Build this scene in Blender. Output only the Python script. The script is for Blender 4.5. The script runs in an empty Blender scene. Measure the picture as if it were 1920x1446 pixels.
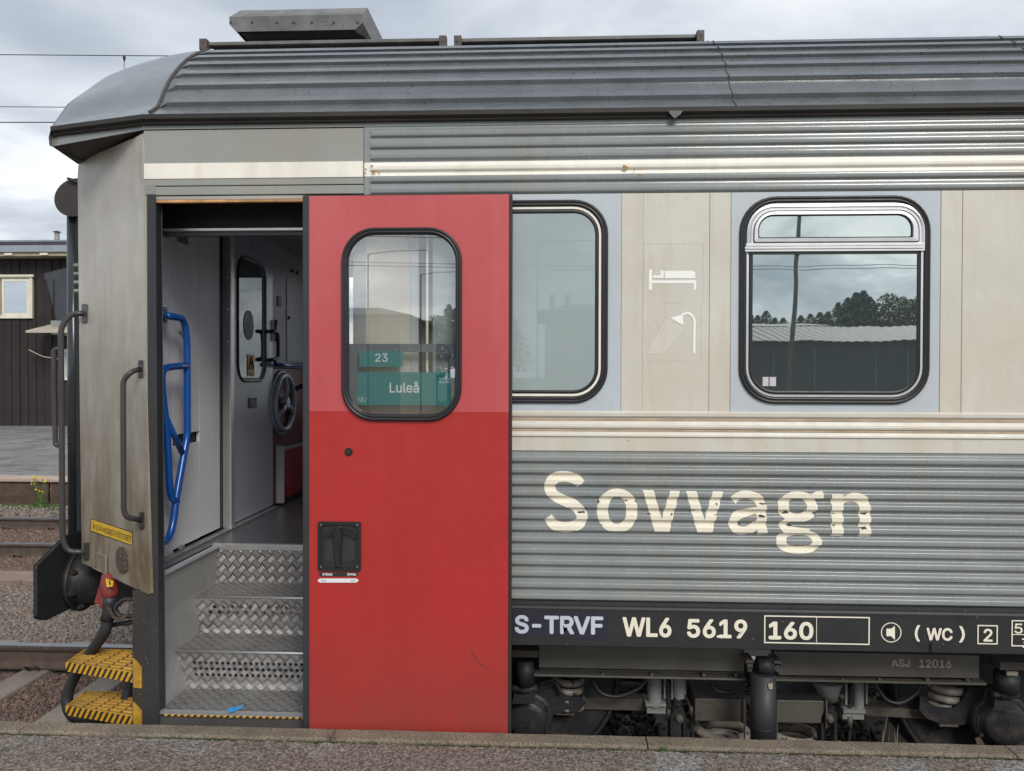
import bpy, bmesh, math, random
import numpy as np
from math import radians as rad, pi, sin, cos
from mathutils import Vector, Matrix
from mathutils.geometry import tessellate_polygon
random.seed(7); np.random.seed(7)
scene = bpy.context.scene
COL = scene.collection

# ---------------------------------------------------------------- camera
F = 1444.0
def cam_rows(yaw, pit, rol):
    cy, sy = cos(yaw), sin(yaw)
    f = np.array([-sy*cos(pit), cy*cos(pit), -sin(pit)])
    r = np.array([cy, sy, 0.0]); d = np.cross(f, r)
    return np.array([r*cos(rol)+d*sin(rol), -r*sin(rol)+d*cos(rol), f])
RM = cam_rows(rad(2.682), rad(0.636), rad(-0.1376))
CAM = Vector((0, -3.5, 2.0))
cd = bpy.data.cameras.new('camera'); cam = bpy.data.objects.new('camera', cd); COL.objects.link(cam)
m = Matrix(((RM[0][0], -RM[1][0], -RM[2][0], CAM.x), (RM[0][1], -RM[1][1], -RM[2][1], CAM.y),
            (RM[0][2], -RM[1][2], -RM[2][2], CAM.z), (0, 0, 0, 1)))
cam.matrix_world = m
cd.sensor_width = 36; cd.sensor_fit = 'HORIZONTAL'; cd.lens = 36*F/1920; cd.clip_start = .05; cd.clip_end = 3000
scene.camera = cam

# ---------------------------------------------------------------- world and sun
scene.view_settings.view_transform = 'Standard'; scene.view_settings.look = 'None'
scene.view_settings.gamma = 1; scene.view_settings.use_curve_mapping = False
scene.view_settings.exposure = 0.66
SUN_EL, SUN_AZ = 38, 25         # the sun stands behind the photographer, a little to the right, veiled by cloud
w = bpy.data.worlds.new("World"); scene.world = w; w.use_nodes = True
nt = w.node_tree; N = nt.nodes; L = nt.links; N.clear()
out = N.new('ShaderNodeOutputWorld'); bg = N.new('ShaderNodeBackground'); L.new(bg.outputs[0], out.inputs[0])
sky = N.new('ShaderNodeTexSky'); sky.sky_type = 'NISHITA'; sky.sun_disc = False
sky.sun_elevation = rad(SUN_EL); sky.sun_rotation = rad(180-SUN_AZ); sky.air_density = 1.0; sky.dust_density = 2.0
tc = N.new('ShaderNodeTexCoord')
mp = N.new('ShaderNodeMapping'); mp.inputs['Scale'].default_value = (1.0, 1.0, 2.6); L.new(tc.outputs['Generated'], mp.inputs[0])
mp.inputs['Location'].default_value = (.35, .2, .1)
def wnoise(scale, detail, rough, dist=0):
    n = N.new('ShaderNodeTexNoise'); n.inputs['Scale'].default_value = scale; n.inputs['Detail'].default_value = detail
    n.inputs['Roughness'].default_value = rough; n.inputs['Distortion'].default_value = dist
    L.new(mp.outputs[0], n.inputs['Vector']); return n
def wramp(src, stops):
    r = N.new('ShaderNodeValToRGB'); e = r.color_ramp.elements
    while len(e) > 1: e.remove(e[-1])
    e[0].position = stops[0][0]; e[0].color = (*stops[0][1], 1)
    for p, c in stops[1:]:
        q = e.new(p); q.color = (*c, 1)
    L.new(src, r.inputs[0]); return r
n1 = wnoise(2.3, 9, .52, .25)
lit = wramp(n1.outputs['Fac'], [(.30, (2.7, 3.05, 3.55)), (.43, (3.25, 3.65, 4.2)), (.53, (4.1, 4.5, 5.0)), (.64, (5.3, 5.6, 5.9)), (.8, (7.4, 7.4, 7.3))])
n2 = wnoise(1.3, 6, .5, .1)
cover = wramp(n2.outputs['Fac'], [(.30, (.80,)*3), (.5, (1, 1, 1))])
# the cloud deck thins and brightens towards the horizon
sep = N.new('ShaderNodeSeparateXYZ'); L.new(tc.outputs['Generated'], sep.inputs[0])
hz = N.new('ShaderNodeMapRange'); L.new(sep.outputs[2], hz.inputs[0])
hz.inputs[1].default_value = 0.14; hz.inputs[2].default_value = .34; hz.inputs[3].default_value = 1.0; hz.inputs[4].default_value = 0.0
hmix = N.new('ShaderNodeMixRGB'); hmix.blend_type = 'ADD'; L.new(hz.outputs[0], hmix.inputs[0]); 
n3 = wnoise(4.2, 8, .55, .4)
bank = wramp(n3.outputs['Fac'], [(.40, (.0, .0, .0)), (.50, (1.2, 1.2, 1.15)), (.56, (3.4, 3.25, 3.0)), (.70, (5.0, 4.7, 4.3))])
L.new(lit.outputs[0], hmix.inputs[1]); L.new(bank.outputs[0], hmix.inputs[2]);
mix = N.new('ShaderNodeMixRGB'); L.new(cover.outputs[0], mix.inputs[0]); L.new(sky.outputs[0], mix.inputs[1]); L.new(hmix.outputs[0], mix.inputs[2])
L.new(mix.outputs[0], bg.inputs[0]); bg.inputs[1].default_value = 0.10
sd = bpy.data.lights.new('sun', 'SUN'); sd.energy = 1.5; sd.angle = rad(22); sd.color = (1, .95, .88)
so = bpy.data.objects.new('sun', sd); COL.objects.link(so); so.location = (5, -20, 20)
so.rotation_euler = Vector((-sin(rad(SUN_AZ))*cos(rad(SUN_EL)), cos(rad(SUN_AZ))*cos(rad(SUN_EL)), -sin(rad(SUN_EL)))).to_track_quat('-Z', 'Y').to_euler()

# ---------------------------------------------------------------- measuring helpers: photo points onto real planes
def ray(px, py):
    d = RM.T @ np.array([(px-960)/F, (py-723)/F, 1.0]); return Vector(d)
def S(px, py, Y=0.0):
    d = ray(px, py); return CAM + d*((Y-CAM.y)/d.y)
def SX(px, py, X):
    d = ray(px, py); return CAM + d*((X-CAM.x)/d.x)
def SZ(px, py, Z):
    d = ray(px, py); return CAM + d*((Z-CAM.z)/d.z)
def SP(px, py, p0, nrm):
    d = ray(px, py); return CAM + d*((p0-CAM).dot(nrm)/d.dot(nrm))
def MIR(px, py, dist):            # point seen mirrored in the window glass, `dist` metres behind the glass plane -> real place behind the photographer
    p = S(px, py, dist); return Vector((p.x, -p.y, p.z))

# ---------------------------------------------------------------- object helpers
def tag(o, label=None, cat=None, group=None, kind=None):
    if label: o['label'] = label
    if cat: o['category'] = cat
    if group: o['group'] = group
    if kind: o['kind'] = kind
    return o
def thing(name, loc, label, cat, group=None):
    o = bpy.data.objects.new(name, None); o.location = loc; o.empty_display_size = .1; COL.objects.link(o)
    return tag(o, label, cat, group)
def world_loc(o):
    return o.matrix_basis.translation if o.parent is None else Vector((0, 0, 0))
def parent_to(o, p):
    o.parent = p
    if p.parent is None: o.matrix_parent_inverse = Matrix.Translation(-p.location)
def mesh_obj(name, verts, faces, mat, parent=None, smooth=False, bevel=0, mats=None, fmat=None):
    me = bpy.data.meshes.new(name); me.from_pydata([tuple(v) for v in verts], [], faces)
    for mm in (mats or [mat]): me.materials.append(mm)
    if fmat: me.polygons.foreach_set('material_index', fmat)
    if smooth: me.polygons.foreach_set('use_smooth', [True]*len(me.polygons))
    me.update()
    o = bpy.data.objects.new(name, me); COL.objects.link(o)
    if parent: parent_to(o, parent)
    if bevel:
        b = o.modifiers.new('bevel', 'BEVEL'); b.width = bevel; b.segments = 2; b.limit_method = 'ANGLE'; b.angle_limit = rad(40)
    return o
class MB:
    def __init__(s): s.v = []; s.f = []; s.m = []
    def add(s, vs, fs, m=0):
        k = len(s.v); s.v += [Vector(v) for v in vs]; s.f += [tuple(i+k for i in f) for f in fs]; s.m += [m]*len(fs); return s
    def hexa(s, p, m=0):          # 8 points: bottom ring 0-3, top ring 4-7
        return s.add(p, [(0,3,2,1),(4,5,6,7),(0,1,5,4),(1,2,6,5),(2,3,7,6),(3,0,4,7)], m)
    def box(s, x0, x1, y0, y1, z0, z1, m=0):
        return s.hexa([(x0,y0,z0),(x1,y0,z0),(x1,y1,z0),(x0,y1,z0),(x0,y0,z1),(x1,y0,z1),(x1,y1,z1),(x0,y1,z1)], m)
    def pbox(s, px0, py0, px1, py1, Yf, Yb, m=0):
        pm, qm = (px0+px1)/2, (py0+py1)/2
        return s.box(S(px0,qm,Yf).x, S(px1,qm,Yf).x, Yf, Yb, S(pm,py1,Yf).z, S(pm,py0,Yf).z, m)
    def prism(s, pts, off, m=0):  # planar polygon pts (3D) extruded by vector off
        n = len(pts); a = [Vector(p) for p in pts]; b = [p+Vector(off) for p in a]
        return s.add(a+b, [tuple(range(n)), tuple(range(2*n-1, n-1, -1))] + [(i, (i+1)%n, n+(i+1)%n, n+i) for i in range(n)], m)
    def tube(s, path, r, n=12, cap=True, m=0, closed=False):
        path = [Vector(p) for p in path]; k = len(path); rs = r if isinstance(r, (list, tuple)) else [r]*k
        base = len(s.v); up = None; vs = []
        for i, p in enumerate(path):
            if closed: t = path[(i+1)%k]-path[i-1]
            else: t = path[min(i+1, k-1)]-path[max(i-1, 0)]
            t = t.normalized() if t.length > 1e-9 else Vector((0,0,1))
            if up is None:
                a = Vector((0,0,1)) if abs(t.z) < .9 else Vector((1,0,0)); up = (a-t*a.dot(t)).normalized()
            else: up = (up-t*up.dot(t)).normalized()
            sd_ = t.cross(up)
            for j in range(n):
                a = 2*pi*j/n; vs.append(p+(up*cos(a)+sd_*sin(a))*rs[i])
        fs = []
        for i in range(k if closed else k-1):
            for j in range(n):
                a = i*n+j; b = i*n+(j+1)%n; i2 = (i+1) % k; fs.append((a, b, i2*n+(j+1)%n, i2*n+j))
        if cap and not closed: fs += [tuple(range(n-1, -1, -1)), tuple(range((k-1)*n, k*n))]
        return s.add(vs, fs, m)
    def cyl(s, a, b, r, n=20, m=0): return s.tube([a, b], r, n, True, m)
    def build(s, name, mat, parent=None, smooth=False, bevel=0, mats=None):
        o = mesh_obj(name, s.v, s.f, mat, parent, False, bevel, mats, s.m if mats else None)
        if smooth: o.data.polygons.foreach_set('use_smooth', [len(p.vertices) <= 4 for p in o.data.polygons]); 
        return o
def rounded(pts, r, n=6):        # round the corners of a 3D polyline
    pts = [Vector(p) for p in pts]; o = [pts[0]]
    for i in range(1, len(pts)-1):
        a, b, c = pts[i-1], pts[i], pts[i+1]; rr = min(r, (a-b).length*.48, (c-b).length*.48)
        p, q = b+(a-b).normalized()*rr, b+(c-b).normalized()*rr
        for k in range(n+1):
            t = k/n; o.append(p*(1-t)**2+b*2*t*(1-t)+q*t*t)
    return o+[pts[-1]]
def catmull(pts, n=8):
    P = [Vector(p) for p in pts]; P = [P[0]*2-P[1]]+P+[P[-1]*2-P[-2]]; o = []
    for i in range(1, len(P)-2):
        for k in range(n):
            t = k/n; a, b, c, d = P[i-1:i+3]
            o.append(.5*((2*b)+(c-a)*t+(2*a-5*b+4*c-d)*t*t+(3*b-a-3*c+d)*t**3))
    return o+[P[-2]]

# ---------------------------------------------------------------- materials
def new_mat(name):
    mt = bpy.data.materials.new(name); mt.use_nodes = True; t = mt.node_tree; b = t.nodes['Principled BSDF']; return mt, t, b
def noise(t, scale, detail=4, rough=.55, vec=None, stretch=None):
    n = t.nodes.new('ShaderNodeTexNoise'); n.inputs['Scale'].default_value = scale; n.inputs['Detail'].default_value = detail; n.inputs['Roughness'].default_value = rough
    c = t.nodes.new('ShaderNodeTexCoord'); src = c.outputs['Object']
    if stretch:
        mpn = t.nodes.new('ShaderNodeMapping'); mpn.inputs['Scale'].default_value = stretch; t.links.new(src, mpn.inputs[0]); src = mpn.outputs[0]
    t.links.new(src, n.inputs['Vector']); return n
def mr(t, src, a, b, c=0., d=1.):
    n = t.nodes.new('ShaderNodeMapRange'); n.clamp = True; t.links.new(src, n.inputs[0])
    for i, v in enumerate((a, b, c, d)): n.inputs[i+1].default_value = v
    return n.outputs[0]
def mixc(t, fac, a, b, mode='MIX'):
    n = t.nodes.new('ShaderNodeMixRGB'); n.blend_type = mode
    for i, v in enumerate((fac, a, b)):
        if hasattr(v, 'is_linked') or hasattr(v, 'links'): t.links.new(v, n.inputs[i])
        elif i == 0: n.inputs[0].default_value = v
        else: n.inputs[i].default_value = (*v, 1)
    return n.outputs[0]
def M(name, col, rough=.55, metal=0., var=.12, vscale=3., bump=0., bscale=80., spots=None, spot=(.05,.045,.04), streak=None, streakc=(.25,.2,.13), spec=.5, coat=0, rvar=.08, spotscale=120, speckle=None):
    mt, t, b = new_mat(name)
    n = noise(t, vscale, 6, .6)
    lo = tuple(c*(1-var) for c in col); hi = tuple(min(1, c*(1+var)) for c in col)
    c = mixc(t, mr(t, n.outputs['Fac'], .3, .7), lo, hi)
    if streak:                   # run-off dirt, long in the vertical
        n2 = noise(t, 1., 7, .62, stretch=(9, 9, 1.1)); c = mixc(t, mr(t, n2.outputs['Fac'], .50, .78, 0, streak), c, streakc)
        n4 = noise(t, 1.3, 5, .6); c = mixc(t, mr(t, n4.outputs['Fac'], .48, .75, 0, streak*.8), c, streakc)
    if speckle:
        n5 = noise(t, speckle[0], 3, .75); c = mixc(t, mr(t, n5.outputs['Fac'], speckle[1], speckle[2]), c, speckle[3])
    if spots:
        n3 = noise(t, spotscale, 2, .5); c = mixc(t, mr(t, n3.outputs['Fac'], spots, spots+.03), c, spot)
    t.links.new(c, b.inputs['Base Color'])
    n6 = noise(t, 14, 5, .6)
    t.links.new(mr(t, n6.outputs['Fac'], .3, .7, max(.02, rough-rvar), min(1, rough+rvar)), b.inputs['Roughness'])
    b.inputs['Metallic'].default_value = metal; b.inputs['Specular IOR Level'].default_value = spec
    if coat: b.inputs['Coat Weight'].default_value = coat; b.inputs['Coat Roughness'].default_value = .15
    if bump:
        nb = noise(t, bscale, 5, .6); bp = t.nodes.new('ShaderNodeBump'); bp.inputs['Strength'].default_value = 1; bp.inputs['Distance'].default_value = bump
        t.links.new(nb.outputs['Fac'], bp.inputs['Height']); t.links.new(bp.outputs[0], b.inputs['Normal'])
    return mt
def lowdirt(mt, z0, z1, col, amt=.8):   # road and brake grime that settles on the lower end of the sheet
    t = mt.node_tree; b = t.nodes['Principled BSDF']; src = b.inputs['Base Color'].links[0].from_socket; c = t.nodes.new('ShaderNodeTexCoord'); sp = t.nodes.new('ShaderNodeSeparateXYZ'); t.links.new(c.outputs['Object'], sp.inputs[0])
    f = mr(t, sp.outputs[2], z0, z1, amt, 0); n = noise(t, 3, 6, .65, stretch=(3,3,1)); q = t.nodes.new('ShaderNodeMath'); q.operation = 'MULTIPLY'; t.links.new(f, q.inputs[0]); t.links.new(mr(t, n.outputs['Fac'], .30, .60, .55, 1), q.inputs[1])
    t.links.new(mixc(t, q.outputs[0], src, col), b.inputs['Base Color']); return mt
def waviness(mt, dist=.0006, scale=2.2):
    t = mt.node_tree; b = t.nodes['Principled BSDF']; nb = noise(t, scale, 3, .5); bp = t.nodes.new('ShaderNodeBump'); bp.inputs['Distance'].default_value = dist
    t.links.new(nb.outputs['Fac'], bp.inputs['Height']); t.links.new(bp.outputs[0], b.inputs['Normal']); return mt
greypaint = waviness(M('grey_green_paint', (.235,.258,.258), .27, var=.10, streak=.6, streakc=(.26,.225,.16), spots=.72, spec=.7, coat=.45), .003, 5)
greyflat = waviness(M('grey_end_paint', (.52,.49,.43), .42, var=.12, streak=.5, streakc=(.22,.18,.12), spots=.71), .006, 2.2)
lowdirt(greyflat, 1.15, 2.75, (.15,.108,.062), 1.0)
cream = waviness(M('cream_paint', (.60,.58,.515), .42, var=.06, streak=.75, streakc=(.54,.45,.34), spots=.735), .003, 4)
creamstripe = M('cream_stripe_paint', (.88,.85,.76), .42, var=.05, streak=.35, streakc=(.5,.42,.3), spots=.75)
vinyl = M('pale_blue_vinyl', (.48,.53,.575), .45, var=.07, streak=.35, streakc=(.45,.44,.40), spots=.74)
letter = M('cream_lettering', (.82,.77,.64), .5, var=.06, streak=.25, streakc=(.6,.5,.33), spots=.74)
letterblue = M('pale_lettering', (.52,.55,.64), .5, var=.1)
silver = M('bare_aluminium', (.70,.70,.71), .36, metal=.75, var=.05, vscale=9, rvar=.04)
zinc = M('dull_aluminium', (.42,.43,.43), .38, metal=.8, var=.15)
roofm = waviness(M('dark_roof_paint', (.105,.115,.125), .26, var=.18, vscale=5, spots=.66, spot=(.045,.045,.045), spotscale=60, coat=.35, rvar=.12, spec=.6), .004, 6)
roofcap = waviness(M('roof_cap_paint', (.16,.175,.195), .30, var=.12, vscale=4, spots=.70, coat=.35, spec=.6), .003, 4)
gutterm = M('brown_gutter', (.032,.028,.024), .5, var=.3)
rustbrown = M('rusty_brown_metal', (.085,.065,.055), .6, var=.3, speckle=(60,.5,.7,(.13,.11,.1)))
ventm = M('weathered_vent_metal', (.15,.145,.14), .5, var=.3, vscale=8, spots=.66, spot=(.06,.05,.04), spotscale=50)
sillm = M('charcoal_sill', (.025,.026,.027), .42, var=.15, spots=.74, spot=(.2,.2,.18), spotscale=70)
black = M('black_rubber', (.016,.016,.018), .42, var=.2)
blackm = M('matt_black', (.02,.02,.021), .6, var=.2, bump=.001)
frameg = M('dark_grey_jamb', (.032,.032,.035), .5, var=.15, spots=.72, spot=(.2,.18,.15))
jambbrown = M('dark_brown_pillar', (.034,.029,.026), .55, var=.2, spots=.70, spot=(.24,.2,.17))
redtop = M('faded_red_paint', (.51,.082,.088), .34, var=.07, vscale=1.3, streak=.3, streakc=(.56,.16,.16), spots=.76, coat=.15)
redtop = waviness(redtop, .006, 1.6)
redlow = M('red_paint', (.42,.028,.025), .38, var=.06, vscale=2, spots=.76, spot=(.1,.01,.01), coat=.15, streak=.25, streakc=(.30,.02,.02))
redlow = lowdirt(waviness(redlow, .006, 1.6), .38, .95, (.20,.055,.04), .6)
bluem = M('blue_enamel', (.004,.075,.34), .3, var=.08, coat=.4)
yellow = M('yellow_step_paint', (.46,.25,.03), .5, var=.25, vscale=12, speckle=(50,.52,.7,(.30,.16,.04)))
brownsteel = M('brown_grimy_steel', (.085,.072,.060), .6, var=.3, vscale=6, bump=.001, speckle=(90,.5,.7,(.13,.11,.09)))
bogiem = M('bogie_grey', (.115,.108,.092), .55, var=.2, vscale=4, streak=.5, streakc=(.07,.05,.04), spots=.70)
bogiedark = M('bogie_black', (.022,.023,.026), .52, var=.3, vscale=6, bump=.002, bscale=40, speckle=(9,.50,.68,(.060,.046,.036)))
bogielight = M('pale_cylinder_paint', (.26,.27,.25), .5, var=.15, streak=.6, streakc=(.12,.09,.07))
springm = M('spring_steel', (.27,.235,.20), .42, var=.4, vscale=14, spots=.6, spot=(.07,.05,.04), spotscale=30)
rubberhose = M('black_hose', (.024,.025,.028), .55, var=.2)
handlem = M('grey_brown_handrail', (.05,.046,.045), .42, var=.2)
redc = M('red_connector', (.22,.035,.03), .45, var=.2, spots=.66)
wallg = waviness(M('pale_grey_laminate', (.66,.66,.70), .42, var=.05, spots=.75), .001, 3)
doorg = M('grey_inner_door', (.40,.42,.48), .3, var=.03, coat=.2, rvar=.02)
floorm = M('dark_grey_vinyl_floor', (.085,.09,.10), .32, var=.12, coat=.2)
darkred = M('dark_red_panel', (.34,.02,.02), .4, var=.15)
maroon = M('maroon_wall_panel', (.16,.045,.04), .45, var=.15)
wheelm = M('grey_handwheel', (.36,.41,.47), .32, var=.1, coat=.3)
woodtrim = M('worn_orange_trim', (.62,.33,.13), .6, var=.3, vscale=20, streak=.8, streakc=(.12,.06,.03))
brushed = M('brushed_steel_side', (.36,.36,.35), .42, metal=.25, var=.12, streak=.4, streakc=(.16,.15,.14))
teal = M('teal_board', (.010,.20,.21), .4, var=.05)
white = M('white_print', (.78,.80,.80), .5, var=.03)
darkprint = M('dark_print', (.03,.03,.03), .5)
orange = M('orange_sticker', (.85,.36,.02), .45)
yellowsign = M('yellow_sign', (.70,.44,.03), .5, var=.15, vscale=20)
platebrown = M('brown_cast_plate', (.085,.055,.045), .5, var=.25)
bluescrap = M('blue_paper', (.05,.33,.75), .6)
steelrail = M('polished_rail_head', (.36,.36,.38), .3, metal=.9, var=.1)
railside = M('rusty_rail_web', (.085,.062,.048), .65, var=.3, vscale=9)
sleeperm = M('concrete_sleeper', (.23,.20,.165), .85, var=.2, bump=.003, speckle=(70,.5,.7,(.13,.11,.09)))
stonewall = M('brown_platform_stone', (.085,.055,.042), .85, var=.35, bump=.02, bscale=12, speckle=(6,.66,.70,(.36,.24,.17)))
edgestone = M('pale_edge_slab', (.42,.32,.26), .85, var=.2)
asphaltfar = M('far_asphalt', (.19,.185,.18), .85, var=.3, vscale=.9, speckle=(1.6,.52,.62,(.11,.105,.10)), spots=.62, spot=(.28,.27,.26), spotscale=14)
board = M('dark_brown_boards', (.023,.0165,.0155), .7, var=.4, vscale=2)
boardgap_shade = M('board_gap_shade', (.004,.003,.003), .9)  # near-black wall colour, paints the shadow into the gaps between boards
windowwhite = M('cream_window_trim', (.72,.68,.56), .5)
darkslate = M('dark_sheet_metal', (.045,.05,.058), .45, var=.15)
zincroof = M('blue_grey_roof_edge', (.28,.31,.36), .4, var=.1)
canopy = M('weathered_canopy_wood', (.46,.40,.33), .7, var=.2)
wirem = M('overhead_wire_metal', (.05,.05,.05), .5)
moss = M('moss', (.05,.07,.018), .9, var=.5, vscale=40)
grassm = M('green_grass', (.08,.16,.03), .7, var=.4, vscale=20)
strawm = M('dry_grass', (.30,.24,.13), .8, var=.3)
petal = M('yellow_petals', (.75,.52,.02), .6)
shedm = M('dark_shed_boards', (.045,.046,.048), .7, var=.2)
shedroof = M('corrugated_roof_sheet', (.075,.078,.078), .6, var=.12)
beigewall = M('beige_render', (.40,.36,.28), .8, var=.08)
barkm = M('bark', (.10,.075,.055), .9, var=.3)
leafm = M('dark_needles', (.085,.12,.06), .7, var=.5, vscale=1.5)
leafm2 = M('olive_leaves', (.12,.145,.06), .7, var=.5, vscale=1.5)

def stripe_mat():
    mt, t, b = new_mat('hazard_stripes'); c = t.nodes.new('ShaderNodeTexCoord'); s = t.nodes.new('ShaderNodeSeparateXYZ'); t.links.new(c.outputs['Object'], s.inputs[0])
    def mth(op, a, bb):
        n = t.nodes.new('ShaderNodeMath'); n.operation = op
        for i, v in enumerate((a, bb)):
            if isinstance(v, (int, float)): n.inputs[i].default_value = v
            else: t.links.new(v, n.inputs[i])
        return n.outputs[0]
    q = mth('MULTIPLY', mth('SUBTRACT', s.outputs[0], mth('MULTIPLY', s.outputs[2], .55)), 1/.031)
    fr = mth('GREATER_THAN', mth('FRACT', q, 0), .52)
    n = noise(t, 60, 4); col = mixc(t, fr, (.62,.33,.02), (.025,.022,.02)); col = mixc(t, mr(t, n.outputs['Fac'], .58, .72, 0, .5), col, (.14,.09,.05))
    t.links.new(col, b.inputs['Base Color']); b.inputs['Roughness'].default_value = .5; return mt
hazard = stripe_mat()

def tread_mat():                 # five-bar tread plate
    mt, t, b = new_mat('tread_plate')
    def mth(op, a, bb=0.):
        n = t.nodes.new('ShaderNodeMath'); n.operation = op
        for i, v in enumerate((a, bb)):
            if isinstance(v, (int, float)): n.inputs[i].default_value = v
            else: t.links.new(v, n.inputs[i])
        return n.outputs[0]
    c = t.nodes.new('ShaderNodeTexCoord'); s = t.nodes.new('ShaderNodeSeparateXYZ'); t.links.new(c.outputs['Object'], s.inputs[0])
    u = s.outputs[0]; v = mth('ADD', s.outputs[1], s.outputs[2]); k = 1/.0405*.7071
    a = mth('MULTIPLY', mth('ADD', u, v), k); bb = mth('MULTIPLY', mth('SUBTRACT', u, v), k)
    ch = mth('MODULO', mth('ABSOLUTE', mth('ADD', mth('FLOOR', a), mth('FLOOR', bb))), 2.)
    fa, fb = mth('FRACT', a), mth('FRACT', bb)
    def bars(p, q):
        st = mth('MULTIPLY', mth('SINE', mth('MULTIPLY', p, 2*pi*4.0)), .5); st = mth('ADD', st, .5)
        end = mth('SUBTRACT', 1., mth('POWER', mth('MULTIPLY', mth('ABSOLUTE', mth('SUBTRACT', q, .5)), 2.25), 4.)); 
        return mth('MULTIPLY', st, mth('MAXIMUM', end, 0.))
    h1, h2 = bars(fa, fb), bars(fb, fa)
    mx = t.nodes.new('ShaderNodeMix'); mx.data_type = 'FLOAT'; t.links.new(ch, mx.inputs[0]); t.links.new(h1, mx.inputs[2]); t.links.new(h2, mx.inputs[3])
    h = mx.outputs[0]
    bp = t.nodes.new('ShaderNodeBump'); bp.inputs['Distance'].default_value = .0018; t.links.new(h, bp.inputs['Height']); t.links.new(bp.outputs[0], b.inputs['Normal'])
    n = noise(t, 7, 6, .65); n2 = noise(t, 40, 4)
    low = mixc(t, mr(t, n.outputs['Fac'], .35, .68), (.25,.245,.24), (.12,.105,.095))
    hi = (.58,.575,.57)
    col = mixc(t, mr(t, h, .45, .85), low, hi)
    t.links.new(col, b.inputs['Base Color']); b.inputs['Metallic'].default_value = .5
    t.links.new(mr(t, n2.outputs['Fac'], .3, .7, .26, .48), b.inputs['Roughness']); return mt
tread = tread_mat()

def glass_coated(name, tint, rough=.01, body=(.075,.09,.095), k=.62, wav=0.0):
    mt, t, b = new_mat(name); t.nodes.remove(b); o = t.nodes['Material Output']
    g = t.nodes.new('ShaderNodeBsdfGlossy'); g.inputs['Color'].default_value = (*tint, 1); g.inputs['Roughness'].default_value = rough
    d = t.nodes.new('ShaderNodeBsdfDiffuse'); n = noise(t, 1.2, 3); t.links.new(mixc(t, mr(t, n.outputs['Fac'], .3, .7), body, tuple(x*.85 for x in body)), d.inputs[0])
    mx = t.nodes.new('ShaderNodeMixShader'); mx.inputs[0].default_value = k; t.links.new(d.outputs[0], mx.inputs[1]); t.links.new(g.outputs[0], mx.inputs[2]); t.links.new(mx.outputs[0], o.inputs[0])
    if wav:
        nb = noise(t, 2.5, 2); bp = t.nodes.new('ShaderNodeBump'); bp.inputs['Distance'].default_value = wav; t.links.new(nb.outputs['Fac'], bp.inputs['Height']); t.links.new(bp.outputs[0], g.inputs['Normal'])
    return mt
def glass_clear(name, tint, k=.4, thru=(.75,.78,.78)):
    mt, t, b = new_mat(name); t.nodes.remove(b); o = t.nodes['Material Output']
    g = t.nodes.new('ShaderNodeBsdfGlossy'); g.inputs['Color'].default_value = (*tint, 1); g.inputs['Roughness'].default_value = .01
    d = t.nodes.new('ShaderNodeBsdfTransparent'); d.inputs[0].default_value = (*thru, 1)
    mx = t.nodes.new('ShaderNodeMixShader'); mx.inputs[0].default_value = k; t.links.new(d.outputs[0], mx.inputs[1]); t.links.new(g.outputs[0], mx.inputs[2]); t.links.new(mx.outputs[0], o.inputs[0]); return mt
glass_a = glass_coated('solar_coated_glass', (.86,.94,.92), k=.57, wav=.0004, body=(.09,.11,.112))
glass_b = glass_coated('frosted_compartment_glass', (.85,.9,.9), body=(.37,.44,.44), k=.10)
glass_door = glass_clear('door_glass', (.95,.95,.93), k=.32, thru=(.97,.98,.97))
glass_in = glass_clear('inner_door_glass', (.8,.85,.85), k=.25, thru=(.5,.55,.55))
houseglass = glass_coated('house_window_glass', (.8,.85,.95), body=(.42,.48,.56), k=.25)

# ---------------------------------------------------------------- 2D shapes, lettering
def tess(loops):                 # loops of 2D points, holes after the outer one
    vv = [[Vector((p[0], p[1], 0)) for p in l] for l in loops]
    tri = tessellate_polygon(vv); flat = [p for l in vv for p in l]
    return flat, [tuple(t_) for t_ in tri]
def plate(mb, loops, mapf, thick, m=0):   # mapf: 2D -> 3D front point, thick: offset vector to the back
    flat, tri = tess(loops); n = len(flat); A = [mapf(p) for p in flat]; B = [a+Vector(thick) for a in A]
    fs = list(tri)+[tuple(i+n for i in reversed(t_)) for t_ in tri]; k = 0
    for l in loops:
        for i in range(len(l)):
            a, b = k+i, k+(i+1) % len(l); fs.append((a, b, b+n, a+n))
        k += len(l)
    mb.add(A+B, fs, m)
def rrect(x0, y0, x1, y1, r, n=8):
    if not isinstance(r, (tuple, list)): r = (r,)*4
    o = []
    for (cx, cy, a0, rr) in ((x1-r[0], y0+r[0], -90, r[0]), (x1-r[1], y1-r[1], 0, r[1]), (x0+r[2], y1-r[2], 90, r[2]), (x0+r[3], y0+r[3], 180, r[3])):
        for k in range(n+1):
            a = rad(a0+90*k/n); o.append((cx+rr*cos(a), cy+rr*sin(a)))
    return o
_TC = {}
import os
FONT = None
try:
    fp = os.path.join(bpy.utils.system_resource('DATAFILES'), 'fonts', 'Inter.woff2')   # the interface font that ships with Blender
    if os.path.exists(fp): FONT = bpy.data.fonts.load(fp)
except Exception: FONT = None
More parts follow.
